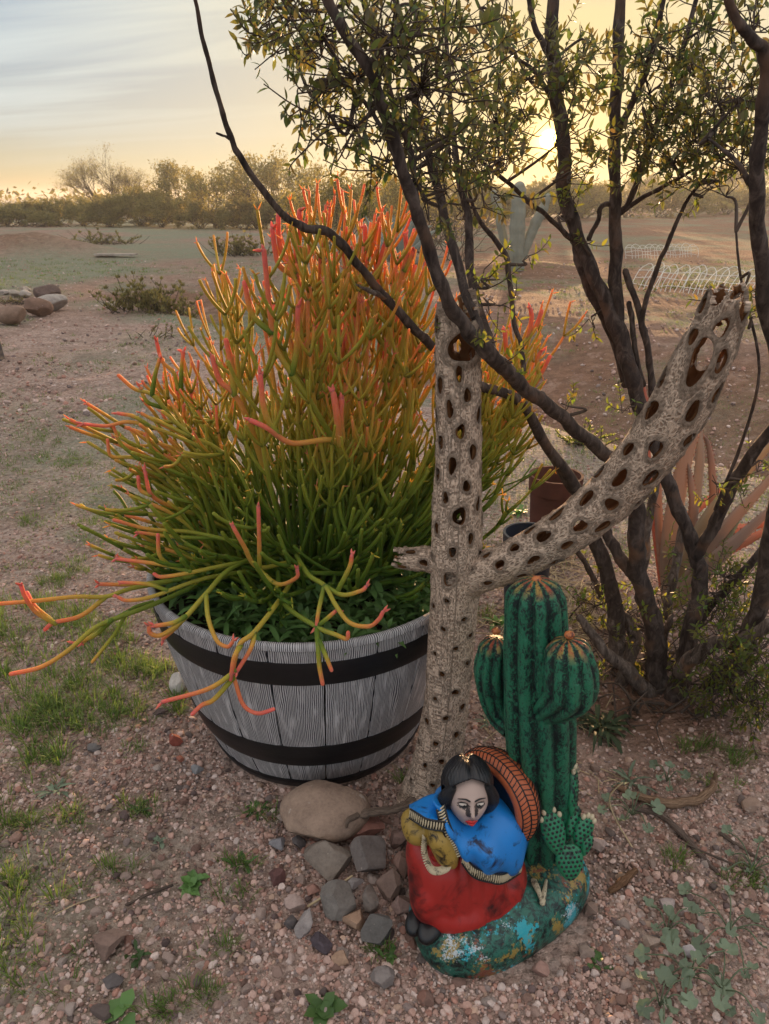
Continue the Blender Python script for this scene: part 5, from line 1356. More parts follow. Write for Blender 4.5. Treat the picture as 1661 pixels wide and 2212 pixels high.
    for p0, p1, w_ in (((1152, 1905, .925), (1172, 1950, .885), 0.012), ((1172, 1950, .885), (1180, 1902, .93), 0.010)):
        q = catmull([P(*p0), (P(*p0)+P(*p1))/2+UP*0.004, P(*p1)], 6); tube(a, q, np.linspace(w_*0.55, w_*0.25, len(q)), 6, None, True, 0.2)
    pr('broken_leaf', a, 'cream_paint')
figurine()
# ================================================================ stones
PALE = (0.42, 0.37, 0.35)
def stone(name, label, u, v, w_, h, col, planes=11, seed=1, sub=3, group=None, cat='stone', lo=0.55, hi=0.85, deep=0.9, sink=0.12, rot=None, bmp=0.05):
    """v is the middle of the stone in the picture; it sits on the ground under its lower edge"""
    g = G(u, v+h*0.42)
    kx = depth(g)/FPX
    rx, rz = w_*0.5*kx, h*0.5*kx*0.80
    ry = (rx+rz)*0.5*deep*1.1
    V, F = rock(sub, planes, seed, lo, hi, bmp)
    V = V/np.abs(V).max(0)
    yaw = (seed*0.37 % 0.8-0.4) if rot is None else rot
    V = (V*np.array([rx, ry, rz]))@rot3((0, 1, 0), (seed*0.53 % 0.5)-0.25).T@rot3((0, 0, 1), yaw).T
    z0 = V[:, 2].min()
    base = g+np.array([0, ry*0.75, 0]); base[2] = hgt(base[:1], base[1:2])[0]
    V[:, 2] -= z0+rz*sink
    a = Acc().add(V+base, F)
    o = single(name, a, M['rock'], base, label, cat, group, None, sharp=28)
    o.color = (*col, 1)
    return o
stone('boulder', 'large smooth tan boulder lying against the foot of the barrel planter', 698, 1772, 204, 146, (0.33, 0.235, 0.18), 7, 8, 4, None, 'boulder', 0.72, 0.90, 0.9, 0.12, 0.1, 0.045)
GR = (0.20, 0.165, 0.145); RD = (0.26, 0.125, 0.10); DK = (0.115, 0.10, 0.10); BR = (0.24, 0.165, 0.135); PK = (0.40, 0.30, 0.27); TN = (0.36, 0.235, 0.165)
hero = [
 ('grey brown angular rock just below the smooth tan boulder', 705, 1857, 102, 92, (0.23, 0.19, 0.16)),
 ('dark grey blocky rock with a pale spot beside the figurine', 801, 1857, 86, 92, (0.17, 0.145, 0.135)),
 ('flat reddish rock under the curled wooden root', 790, 1806, 97, 52, RD),
 ('small brown rock wedged behind the dark blocky rock near the wooden root', 860, 1812, 45, 52, (0.20, 0.13, 0.11)),
 ('tall reddish brown rock leaning on the red skirt of the figurine', 872, 1868, 38, 84, (0.25, 0.15, 0.12)),
 ('flat grey rock in front of the dark blocky rock', 735, 1962, 95, 88, (0.20, 0.18, 0.165)),
 ('narrow upright grey brown stone between two larger rocks', 800, 1948, 34, 86, (0.21, 0.175, 0.155)),
 ('brown angular rock left of the figurine skirt', 843, 1922, 54, 66, (0.21, 0.145, 0.12)),
 ('pinkish brown rock beside the black shoes of the figurine', 866, 1962, 54, 58, (0.28, 0.19, 0.165)),
 ('small orange tan stone below the flat grey rock', 768, 1998, 56, 42, TN),
 ('dark grey slab half buried in front of the figurine base', 818, 2020, 80, 60, (0.13, 0.125, 0.12)),
 ('pale grey upright stone at the left end of the rock pile', 660, 1993, 40, 66, (0.33, 0.29, 0.28)),
 ('small dark grey stone left of the pale upright stone', 630, 1994, 34, 36, DK),
 ('dark purple pebble lower left of the rock pile', 691, 2042, 46, 34, (0.105, 0.085, 0.10)),
 ('small tan block below the rock pile', 735, 2078, 38, 34, TN),
 ('grey stone near the lower left edge of the figurine base', 829, 2112, 50, 54, (0.22, 0.19, 0.18)),
 ('small blue grey stone left of the tan boulder', 598, 1824, 34, 34, (0.23, 0.22, 0.235)),
 ('small dark stone under the left edge of the grey brown rock', 644, 1822, 30, 28, DK),
 ('small dark red stone left of the rock pile', 597, 1899, 36, 34, (0.15, 0.075, 0.07)),
 ('small salmon stone above the pale upright stone', 674, 1926, 36, 26, (0.36, 0.20, 0.16)),
 ('small pale flat stone on top of the flat grey rock', 763, 1912, 42, 22, (0.36, 0.33, 0.33)),
 ('pinkish speckled stone left of the flat grey rock', 638, 1960, 50, 34, PK),
 ('brown boot shaped rock alone in the gravel at lower left', 226, 2045, 80, 66, (0.25, 0.17, 0.14)),
 ('dark stone beneath the lone brown rock at lower left', 240, 2122, 40, 36, DK),
 ('red brick fragment in the gravel left of the planter', 376, 1600, 34, 26, (0.26, 0.075, 0.055)),
 ('dark flat stone near the planter left side', 343, 1540, 38, 18, (0.12, 0.085, 0.08)),
 ('long dark stone near the grass at left', 199, 1622, 36, 16, (0.13, 0.12, 0.12)),
 ('tiny red stone right of the brick fragment', 388, 1640, 17, 15, (0.34, 0.13, 0.09)),
 ('grey blue stone near the foot of the planter', 424, 1664, 26, 22, (0.24, 0.24, 0.25)),
 ('pinkish stone right of the green nopal pads', 1296, 1829, 38, 36, PK),
 ('lone tan stone near the right edge above the twigs', 1621, 1744, 45, 34, (0.32, 0.225, 0.18)),
 ('pale pink stone right of the figurine base', 1446, 1958, 36, 25, (0.42, 0.35, 0.34)),
 ('round tan stone at the lower right gravel', 1411, 2040, 32, 34, (0.38, 0.29, 0.24)),
 ('brown stone touching the right edge of the figurine base', 1280, 1968, 28, 36, BR),
 ('flat reddish stone under the front of the figurine base', 1171, 2094, 34, 44, (0.33, 0.20, 0.165)),
 ('pale quartz stone among the mallow leaves', 1496, 2058, 32, 28, (0.46, 0.42, 0.43)),
 ('flat tan stone in the gravel below the figurine base', 1266, 2060, 36, 26, (0.33, 0.25, 0.21)),
 ('brown flat bark coloured stone right of the nopal pads', 1345, 1905, 40, 24, (0.22, 0.15, 0.11)),
 ('big brown stone at the bottom left of the rock pile', 690, 1700, 0, 0, BR)]
for i, (lb, u, v, w_, h, c) in enumerate(hero[:-1]):
    stone('rock' if w_ > 45 else 'stone', lb, u, v, w_*1.14, h*1.14, c, 17, 11+i*3, 3 if w_ > 40 else 2, None, 'rock' if w_ > 45 else 'stone', 0.42, 0.74, bmp=0.035)
stone('rock', 'mottled white rock behind the left foot of the planter', 388, 1478, 52, 62, (0.50, 0.46, 0.42), 10, 91, 3, None, 'rock')
stone('rock', 'brown stone beside the terracotta pot near the bush', 1288, 1660, 26, 22, BR, 9, 93, 2, None, 'rock')
# ring of boulders far left
ring = [('dark brown pointed boulder at the back of the left stone ring', 99, 632, 60, 56, (0.125, 0.085, 0.075)), ('long pale grey boulder in the left stone ring', 97, 655, 84, 50, (0.36, 0.32, 0.29)), ('brown pointed boulder in front of the pale one in the left stone ring', 77, 664, 64, 54, (0.19, 0.115, 0.085)),
        ('brown boulder cut by the left picture edge', 14, 680, 74, 56, (0.24, 0.16, 0.12)), ('small pale upright stone in the left stone ring', 43, 676, 25, 32, (0.36, 0.32, 0.28)), ('pale stone at the back of the left stone ring', 28, 634, 30, 20, (0.38, 0.33, 0.28)),
        ('small pale stone behind the long grey boulder', 52, 634, 28, 22, (0.40, 0.35, 0.31)), ('topmost small tan stone of the left stone ring', 52, 624, 24, 18, (0.36, 0.30, 0.25)), ('pale flat stone at the far left of the stone ring', 6, 632, 30, 16, (0.38, 0.33, 0.30))]
for i, (lb, u, v, w_, h, c) in enumerate(ring):
    stone('boulder', lb, u, v, w_, h, c, 8, 131+i*7, 3, 'boulders of the ring at left', 'boulder', 0.65, 0.9)
# loose crushed stone: the larger ones are things
PC = np.array([1.17, 1.04, 0.98])*np.array([(0.43, 0.33, 0.295), (0.36, 0.255, 0.22), (0.46, 0.385, 0.355), (0.26, 0.18, 0.155), (0.20, 0.175, 0.17), (0.50, 0.455, 0.435), (0.33, 0.20, 0.165), (0.145, 0.115, 0.115), (0.40, 0.31, 0.25)])
PW = np.array([0.24, 0.16, 0.17, 0.10, 0.08, 0.09, 0.07, 0.04, 0.05])
BLK = [(-0.16, 1.47, 0.26), (0.15, 1.19, 0.06)]
def free(x, y):
    for cx, cy, r in BLK:
        if math.hypot(x-cx, y-cy) < r: return False
    if ((x-0.21)/0.175)**2+((y-0.97)/0.185)**2 < 1: return False
    return True
tmpl = [Acc().add(*rock(2, 11, 300+i, 0.55, 0.85, 0.05)).mesh('crushed_stone', M['rock'], sharp=28, col=False) for i in range(10)]
n = 0
while n < 190:
    u, v = RNG.uniform(0, 1661), RNG.uniform(1530, 2205)
    if u < 330 and v < 1750 and RNG.random() < 0.7: continue
    if u > 1250 and v < 1720: continue
    g = G(u, v)
    if not free(g[0], g[1]): continue
    s = RNG.uniform(0.0060, 0.0108)*(1 if RNG.random() < 0.85 else 1.35)
    o = link('crushed_stone', tmpl[n % 10], None, (g[0], g[1], g[2]+s*0.35), (RNG.uniform(-0.4, 0.4), RNG.uniform(-0.4, 0.4), RNG.uniform(0, 6.28)), (s*RNG.uniform(0.9, 1.4), s*RNG.uniform(0.8, 1.1), s*RNG.uniform(0.55, 0.9)))
    ci = RNG.choice(9, p=PW)
    o.color = (*np.clip(PC[ci]*RNG.uniform(0.8, 1.15), 0, 1), 1)
    zone = 'near the grass at the left edge' if u < 200 else ('in the gravel right of the figurine' if u > 1270 else ('between the rock pile and the figurine' if (u > 620 and v < 2030) else ('at the bottom edge in front of the figurine' if u > 620 else ('beside the foot of the planter' if v < 1720 else ('in the middle of the left gravel' if v < 1960 else 'near the lower left corner')))))
    tag(o, ('pink', 'brownish pink', 'pale pink', 'brown', 'grey', 'whitish', 'reddish', 'dark', 'tan')[ci]+(' larger' if s > 0.0095 else ' small')+' crushed stone '+zone, 'stone', 'loose crushed stones on the gravel'); n += 1
def gravel():
    acc = Acc()
    def scatter(n, y0, y1, s0, s1, sub, power, wid):
        T = [rock(sub, 9, 500+i, 0.55, 0.85, 0.04) for i in range(12)]
        yv = y0*(y1/y0)**RNG.random(n)**power
        xv = RNG.uniform(-1, 1, n)*(yv*0.60+0.14+wid)
        dens = 0.55+0.9*fbm(xv*3, yv*3, 131, 3)
        soil = np.exp(-(((xv-0.62)/0.30)**2+((yv-1.50)/0.22)**2)*1.2)
        keep = (RNG.random(n) < dens*(1-0.85*soil)) & ~(((xv-BC[0])**2+(yv-BC[1])**2) < 0.25**2) & ~((((xv-0.21)/0.16)**2+((yv-0.97)/0.17)**2) < 1)
        gp = sst(fbm(xv*1.3, yv*1.3, 67, 4), 0.56, 0.68)
        keep &= RNG.random(n) > gp*0.5
        xv, yv = xv[keep], yv[keep]; m = len(xv); zv = hgt(xv, yv)
        for k in range(12):
            idx = np.arange(k, m, 12); q = len(idx)
            if not q: continue
            V, F = T[k]
            sz = s0*(s1/s0)**RNG.random(q)**1.6
            a, b, c = RNG.uniform(-.7, .7, q), RNG.uniform(-.7, .7, q), RNG.uniform(0, 6.28, q)
            sc = sz[:, None]*np.stack([RNG.uniform(.8, 1.3, q), RNG.uniform(.75, 1.1, q), RNG.uniform(.5, .95, q)], 1)
            W = V[None]*sc[:, None]
            ca, sa = np.cos(a)[:, None], np.sin(a)[:, None]; W = np.stack([W[..., 0], W[..., 1]*ca-W[..., 2]*sa, W[..., 1]*sa+W[..., 2]*ca], -1)
            ca, sa = np.cos(b)[:, None], np.sin(b)[:, None]; W = np.stack([W[..., 0]*ca+W[..., 2]*sa, W[..., 1], -W[..., 0]*sa+W[..., 2]*ca], -1)
            ca, sa = np.cos(c)[:, None], np.sin(c)[:, None]; W = np.stack([W[..., 0]*ca-W[..., 1]*sa, W[..., 0]*sa+W[..., 1]*ca, W[..., 2]], -1)
            W = W+np.stack([xv[idx], yv[idx], zv[idx]+sz*0.22], 1)[:, None]
            C = PC[RNG.choice(9, q, p=PW)]*RNG.uniform(0.72, 1.15, (q, 1))
            acc.add(W.reshape(-1, 3), (F[None]+(np.arange(q)*len(V))[:, None, None]).reshape(-1, 3), None, np.repeat(C, len(V), 0))
    scatter(11500, 0.62, 2.0, 0.0036, 0.0086, 1, 1.0, 0.10)
    scatter(52000, 0.62, 2.4, 0.0021, 0.0046, 0, 1.0, 0.10)
    scatter(20000, 1.8, 6.5, 0.0032, 0.0085, 0, 1.0, 0.2)
    scatter(9000, 4.0, 16.0, 0.008, 0.026, 0, 1.0, 0.4)
    single('gravel', acc, M['pebble'], (0, 1, 0), 'pinkish grey crushed gravel covering the yard around the planter', 'gravel', None, 'stuff', smooth=False)
gravel()

# ================================================================ grass, ground cover, weeds
def blades(acc, p, n, hgt_, spread, wid, c, lean=0.6):
    m = n
    b = RNG.uniform(0, 6.283, m); h = hgt_*RNG.uniform(0.5, 1.15, m); q = spread*np.sqrt(RNG.random(m))
    o = np.stack([np.cos(b), np.sin(b), np.zeros(m)], 1); sd = np.stack([-np.sin(b), np.cos(b), np.zeros(m)], 1)*(wid*0.5*RNG.uniform(.7, 1.3, m))[:, None]
    p0 = np.asarray(p)+o*q[:, None]; ln = lean*RNG.uniform(0.2, 1.3, m)
    p1 = p0+UP*(h*0.6)[:, None]+o*(h*ln*0.35)[:, None]; p2 = p0+UP*(h*(1.0-0.35*ln*0.6))[:, None]+o*(h*ln*0.95)[:, None]
    V = np.stack([p0-sd, p0+sd, p1-sd*0.8, p1+sd*0.8, p2], 1).reshape(-1, 3)
    k = np.arange(m)*5
    acc.add(V, np.stack([k+2, k+3, k+4], 1), np.stack([k, k+1, k+3, k+2], 1), np.repeat(np.asarray(c)*RNG.uniform(0.75, 1.25, (m, 1)), 5, 0))
def grass():
    acc = Acc()
    n = 0
    def tuft(u, v, nb, h, sp, c, wid=0.0022, lean=0.8):
        g = G(u, v); blades(acc, g, nb, h, sp, wid, c, lean)
    GRN = np.array([1.0, 1.2, 0.9]); FR = np.array([1.0, 1.12, 1.0]); YL = np.array([1.15, 1.05, 0.7])
    # the lush patch at the left, thinning toward the planter
    for _ in range(560):
        u = RNG.uniform(-60, 390); v = RNG.uniform(1300, 1660)
        if fbm(np.array([u/85.0]), np.array([v/55.0]), 141, 3)[0] < 0.40+0.16*max(0, (u-150)/240.0)+0.1*max(0, (v-1560)/100): continue
        tuft(u, v, RNG.integers(10, 26), RNG.uniform(0.02, 0.055), RNG.uniform(0.01, 0.04), GRN*RNG.uniform(0.7, 1.15), 0.0020, 1.0)
    for _ in range(150):
        u = RNG.uniform(-60, 200); v = RNG.uniform(1560, 2150)
        if RNG.random() < (u+60)/300: continue
        tuft(u, v, RNG.integers(8, 20), RNG.uniform(0.015, 0.045), RNG.uniform(0.01, 0.03), GRN*RNG.uniform(0.7, 1.1), 0.0018, 1.1)
    # scattered tufts over the yard
    for (u, v, k) in ((380, 1480, 4), (120, 1250, 8), (170, 1230, 7), (60, 1130, 4), (150, 1000, 5), (90, 940, 4), (210, 1130, 4), (310, 1090, 3), (130, 1520, 6), (300, 1560, 3), (350, 1440, 6), (270, 1620, 2), (570, 1760, 3), (133, 1766, 3), (300, 1750, 4), (260, 1880, 2), (40, 1780, 6), (30, 1900, 5), (470, 2050, 2), (430, 2150, 3), (350, 2180, 4), (840, 2060, 2), (520, 1870, 3), (510, 1930, 2), (1470, 1860, 3), (1530, 1700, 2), (1600, 1900, 4), (1580, 1640, 4), (1500, 1620, 4), (900, 1690, 3), (1040, 1330, 5)):
        for _ in range(k*3): tuft(u+RNG.normal()*22, v+RNG.normal()*9, RNG.integers(8, 18), RNG.uniform(0.014, 0.034), 0.014, GRN*RNG.uniform(0.65, 1.1), 0.0016, 1.1)
    # mid distance ground cover: tiny pale tufts
    m = 9000
    yv = 2.2*(16/2.2)**RNG.random(m); xv = RNG.uniform(-1, 1, m)*(yv*0.62+0.2)
    pat = sst(fbm(xv*1.3, yv*1.3, 67, 4), 0.50, 0.64)+0.8*sst(fbm(xv*0.55, yv*0.40, 61, 4), 0.50, 0.64)
    far = (yv > 7.5) & (xv < 0.4)
    pat = np.where(far, np.maximum(pat, sst(fbm(xv*0.30, yv*0.22, 71, 4), 0.36, 0.58)), pat)
    keep = (RNG.random(m) < pat*0.9) & ~((xv-BC[0])**2+(yv-BC[1])**2 < 0.12)
    for x, y in zip(xv[keep], yv[keep]):
        z = float(hgt(np.array([x]), np.array([y]))[0]); s = 0.5+0.14*y
        blades(acc, (x, y, z), 9, RNG.uniform(0.010, 0.024)*s, 0.035*s, 0.0030*s, FR*RNG.uniform(0.75, 1.15), 1.3)
    single('grass', acc, M['grass_blade'], (0, 2, 0), 'short green grass tufts and low ground cover over the yard', 'grass', None, 'stuff', smooth=False)
grass()
def mallow_leaf(acc, p, d, n, R, c):
    """round lobed leaf with a notch at the stalk, gently cupped"""
    d = nrm(d); s = nrm(np.cross(d, n)); n = nrm(np.cross(s, d))
    k = 22; a = np.linspace(-2.85, 2.85, k)
    r = R*(0.66+0.26*np.abs(np.cos(a*2.5+0.2))+0.08*np.cos(a*17))*(1-0.12*np.abs(a)/3)
    rim = p+d*(R*0.35+r*np.cos(a))[:, None]+s*(r*np.sin(a))[:, None]+n*(0.16*R*np.cos(a*5)+0.22*R)[:, None]
    mid = p+d*(R*0.35+0.5*r*np.cos(a))[:, None]+s*(0.5*r*np.sin(a))[:, None]+n*(0.05*R*np.cos(a*5+0.5))[:, None]
    V = np.concatenate([[p+d*R*0.35], mid, rim])
    T = [(0, 1+i, 2+i) for i in range(k-1)]
    Q = [(1+i, 1+k+i, 2+k+i, 2+i) for i in range(k-1)]
    acc.add(V, T, Q, c)
def mallow(label, u, v, nleaf, R, spread, group='low lobed weeds at lower right'):
    g = G(u, v); root = thing('mallow_weed', label, 'weed', g, group)
    for i in range(nleaf):
        b = i*2.4+u; q = spread*math.sqrt((i+0.5)/nleaf)
        e = g+np.array([math.cos(b)*q, math.sin(b)*q*1.0, RNG.uniform(0.010, 0.035)])
        r = R*RNG.uniform(0.6, 1.15); a = Acc()
        m = (g+e)/2+UP*0.02
        tube(a, catmull([g+UP*0.002, m, e], 4), 0.0012, 5, (0.8, 0.8, 0.7), False)
        mallow_leaf(a, e, np.array([math.cos(b), math.sin(b), RNG.uniform(-0.35, 0.25)]), np.array([RNG.normal()*0.5, -0.25+RNG.normal()*0.5, 1]), r, np.array([1, 1, 1])*RNG.uniform(0.75, 1.25))
        part('leaf', a, M['mallow_leaf'], root)
for lb, u, v, k, R, sp in (('grey green lobed weed between the two dead branches', 1365, 1762, 7, 0.017, 0.07), ('small grey green lobed weed under the bush', 1440, 1690, 5, 0.014, 0.04), ('lobed weed at right, left of the pale quartz stone', 1440, 2015, 6, 0.018, 0.05),
                           ('dense grey green lobed weed near the right edge', 1575, 2010, 9, 0.016, 0.09), ('dark lobed weed in the lower right corner', 1490, 2110, 8, 0.018, 0.075), ('lobed weed touching the bottom edge at right', 1425, 2175, 7, 0.021, 0.045), ('straggling lobed weed at the bottom right', 1560, 2140, 6, 0.016, 0.07), ('grey leaved weed right of the gray fallen branch', 1625, 1880, 8, 0.013, 0.07)):
    mallow(lb, u, v, k, R, sp)
def rosette(name, label, u, v, n, L, W, mat, el0=0.2, el1=1.1, c=1.0, droop=0.4, cat='weed', group=None):
    g = G(u, v); root = thing(name, label, cat, g, group)
    for i in range(n):
        b = i*2.4+u*0.1+RNG.normal()*0.2; e = RNG.uniform(el0, el1); a = Acc()
        p = g+np.array([RNG.normal()*0.006, RNG.normal()*0.006, 0.002])
        d = np.array([math.cos(b)*math.cos(e), math.sin(b)*math.cos(e), math.sin(e)]); l = L*RNG.uniform(0.6, 1.15)
        lance_leaf(a, p, d, l, W*RNG.uniform(0.75, 1.2), np.array([1, 1, 1])*c*RNG.uniform(0.75, 1.25), droop, 0.3)
        part('leaf', a, M[mat], root)
rosette('strap_leaf_plant', 'dark plant with long strap leaves behind the painted cactus', 1300, 1580, 44, 0.135, 0.011, 'dark_strap_leaf', 0.15, 1.2, 1.0, 0.75, 'plant')
for lb, u, v, n, L, W, mt, c in (('bright green leafy weed in the middle of the left gravel', 415, 1912, 26, 0.032, 0.014, 'weed_leaf', 1.5), ('pale grey spiky weed in the left gravel', 120, 1712, 18, 0.050, 0.006, 'mallow_leaf', 1.0), ('broad leaved weed at the bottom edge left of centre', 262, 2190, 5, 0.045, 0.022, 'weed_leaf', 1.3),
                                 ('green weed at the bottom edge below the rock pile', 700, 2185, 14, 0.040, 0.020, 'weed_leaf', 0.9), ('small green weed left of the figurine base', 836, 2064, 9, 0.026, 0.008, 'weed_leaf', 1.0), ('dark small weed above the lone brown rock', 292, 2075, 9, 0.026, 0.008, 'weed_leaf', 0.6),
                                 ('dark grassy weed near the brick fragment', 300, 1752, 16, 0.035, 0.005, 'weed_leaf', 0.6), ('grassy weed left of the tan boulder', 555, 1748, 18, 0.035, 0.005, 'weed_leaf', 0.7), ('thin weed left of the rock pile', 520, 1868, 10, 0.034, 0.006, 'weed_leaf', 0.9), ('small blue green weed in the middle gravel', 345, 1822, 8, 0.018, 0.009, 'mallow_leaf', 0.9),
                                 ('small olive weed at the lower centre gravel', 1290, 2075, 8, 0.026, 0.009, 'weed_leaf', 0.8), ('bright green weed behind the cholla foot', 1078, 1350, 14, 0.06, 0.013, 'weed_leaf', 1.6), ('lance leaved green weed beside the dark pot', 1120, 1110, 16, 0.07, 0.016, 'weed_leaf', 1.5), ('pale feathery weed beside the cholla trunk', 1050, 1560, 12, 0.04, 0.005, 'mallow_leaf', 1.0),
                                 ('spiky tuft at the base of the bush', 1360, 1690, 16, 0.06, 0.006, 'mallow_leaf', 0.8)):
    rosette('weed', lb, u, v, n, L, W, mt, 0.1, 1.0, c)

# dead wood and straw
def deadwood(name, label, ln, mat='driftwood', col=(1, 1, 1), cat='branch', k=12, rough=0.14, seed=0.3):
    q, r = cpath(ln, 7, seed)
    a = Acc(); tube(a, q, r, k, None, True, rough)
    z = np.array([hgt(p[:1], p[1:2])[0] for p in q])
    o = single(name, a, M[mat], q[len(q)//2], label, cat, None, None, uv=True)
    o.color = (*col, 1); return o
def onG(u, v, w_, lift=0.0):
    g = G(u, v, lift); return (u, v, g[1], w_)
deadwood('fallen_branch', 'curved brown dead branch with an upturned end on the soil at right', [onG(1335, 1700, 14, .008), onG(1383, 1722, 22, .012), onG(1446, 1735, 26, .014), onG(1504, 1728, 24, .014), onG(1536, 1706, 20, .02), (1543, 1685, G(1536, 1706)[1]-0.005, 16), (1546, 1668, G(1536, 1706)[1]-0.01, 8)], 'driftwood', (1.1, 0.95, 0.8))
deadwood('fallen_branch', 'long grey dead branch lying below the curved brown one', [onG(1364, 1745, 14, .006), onG(1422, 1758, 17, .008), onG(1465, 1793, 17, .008), onG(1508, 1841, 15, .006), onG(1540, 1875, 11, .004), onG(1565, 1900, 6, .003)], 'driftwood', (0.72, 0.72, 0.78))
deadwood('twig', 'thin dark twig crossing the end of the grey dead branch', [onG(1475, 1820, 5, .012), onG(1562, 1858, 6, .010), onG(1655, 1895, 5, .006)], 'twig_wood')
deadwood('twig', 'grey stick in the gravel by the right edge', [onG(1555, 1800, 9, .005), onG(1600, 1830, 9, .005), onG(1640, 1855, 7, .004)], 'driftwood', (0.75, 0.75, 0.78))
deadwood('twig', 'pale sticks lying at the right edge under the bush', [onG(1560, 1615, 7, .005), onG(1610, 1620, 8, .006), onG(1670, 1632, 8, .006)], 'driftwood', (1.3, 1.25, 1.2))
deadwood('twig', 'pale straw coloured stick leaning on the flat grey rock', [onG(665, 1958, 6, .004), (715, 1925, G(705, 1945)[1], 7), (760, 1892, G(705, 1945)[1]+0.02, 6)], 'straw')
deadwood('twig', 'dark brown stick in the left gravel pointing at the green weed', [onG(272, 1955, 7, .003), onG(320, 1932, 8, .005), onG(372, 1912, 7, .006)], 'twig_wood')
deadwood('twig', 'thin yellow straw in the left gravel', [onG(120, 1975, 3, .003), onG(160, 1955, 3, .004), onG(212, 1936, 3, .003)], 'straw')
deadwood('twig', 'pale wiry twig right of the nopal pads', [onG(1365, 1830, 4, .003), (1325, 1760, G(1345, 1800)[1]+.02, 4), (1318, 1720, G(1345, 1800)[1]+.03, 4), (1345, 1690, G(1345, 1800)[1]+.03, 3)], 'straw')
deadwood('bark_chip', 'brown curled piece of bark in the gravel right of the figurine', [onG(1318, 1925, 14, .006), onG(1345, 1905, 24, .008), onG(1372, 1880, 16, .008)], 'driftwood', (0.8, 0.6, 0.45), 'bark')
def straw():
    a = Acc()
    for _ in range(420):
        u, v = RNG.normal(1210, 75), RNG.normal(1305, 65)
        if v < 1180: continue
        g = G(u, v); b = RNG.uniform(0, 3.14); L = RNG.uniform(0.02, 0.07)
        d = np.array([math.cos(b), math.sin(b), RNG.normal()*0.12])*L
        tube(a, np.array([g-d+UP*RNG.uniform(0.003, 0.02), g+UP*RNG.uniform(0.003, 0.02), g+d+UP*RNG.uniform(0.003, 0.02)]), RNG.uniform(0.0009, 0.0018), 4, None, False)
    for _ in range(60):
        u, v = RNG.uniform(1030, 1340), RNG.uniform(1420, 1720)
        g = G(u, v); b = RNG.uniform(0, 3.14); d = np.array([math.cos(b), math.sin(b), 0.05])*RNG.uniform(0.01, 0.04)
        tube(a, np.array([g-d+UP*0.004, g+UP*0.006, g+d+UP*0.004]), 0.0011, 4, None, False)
    single('straw', a, M['straw'], G(1210, 1300), 'scattered dry straw mulch on the ground under the bush', 'straw', None, 'stuff', col=False)
straw()
def litter():
    root = thing('dead_twigs', 'tangle of dead grey twigs and bark lying at the foot of the leaning bush', 'twigs', G(1440, 1500))
    a = Acc()
    for _ in range(150):
        u, v = RNG.normal(1430, 110), RNG.uniform(1330, 1560)
        g = G(u, v); b = RNG.uniform(0, 6.28); L = RNG.uniform(0.04, 0.16); e = abs(RNG.normal()*0.45)
        d = np.array([math.cos(b)*math.cos(e), math.sin(b)*math.cos(e), math.sin(e)])*L
        tube(a, catmull([g+UP*0.004, g+d*0.5+RNG.normal(size=3)*0.012+UP*0.01, g+d+UP*0.006], 3), np.linspace(0.0035, 0.0012, 7)*RNG.uniform(0.6, 1.4), 5, None, False)
    part('twigs', a, M['twig_wood'], root, col=False)['kind'] = 'stuff'
litter()
# pots behind the planter
def pot(name, label, u0, u1, vt, vb, y, mat, taper=0.78):
    c = P((u0+u1)/2, vb, y); z0 = float(hgt(c[:1], c[1:2])[0]); kx = depth(c)/FPX
    R = (u1-u0)*0.5*kx; H = P((u0+u1)/2, vt, y)[2]-z0
    prof = [(0.001, 0.003), (taper*R, 0.0), (R*0.93, H*0.80), (R*1.0, H*0.81), (R*1.02, H), (R*0.92, H), (R*0.86, H*0.8), (0.001, H*0.8)]
    n = 48; an = np.arange(n)/n*6.28318
    V = np.array([[(c[0]+r*math.cos(b), c[1]+r*math.sin(b), z0+z) for b in an] for r, z in prof]).reshape(-1, 3)
    single(name, Acc().add(V, None, grid_faces(len(prof), n, True)), M[mat], (c[0], c[1], z0), label, 'pot', None, None, sharp=35)
pot('flower_pot', 'reddish clay pot half hidden behind the leaning bush stems', 1135, 1245, 1025, 1150, 2.35, 'terracotta')
pot('flower_pot', 'low black dish on the ground behind the right side of the planter', 1085, 1195, 1150, 1200, 1.95, 'dark_metal')

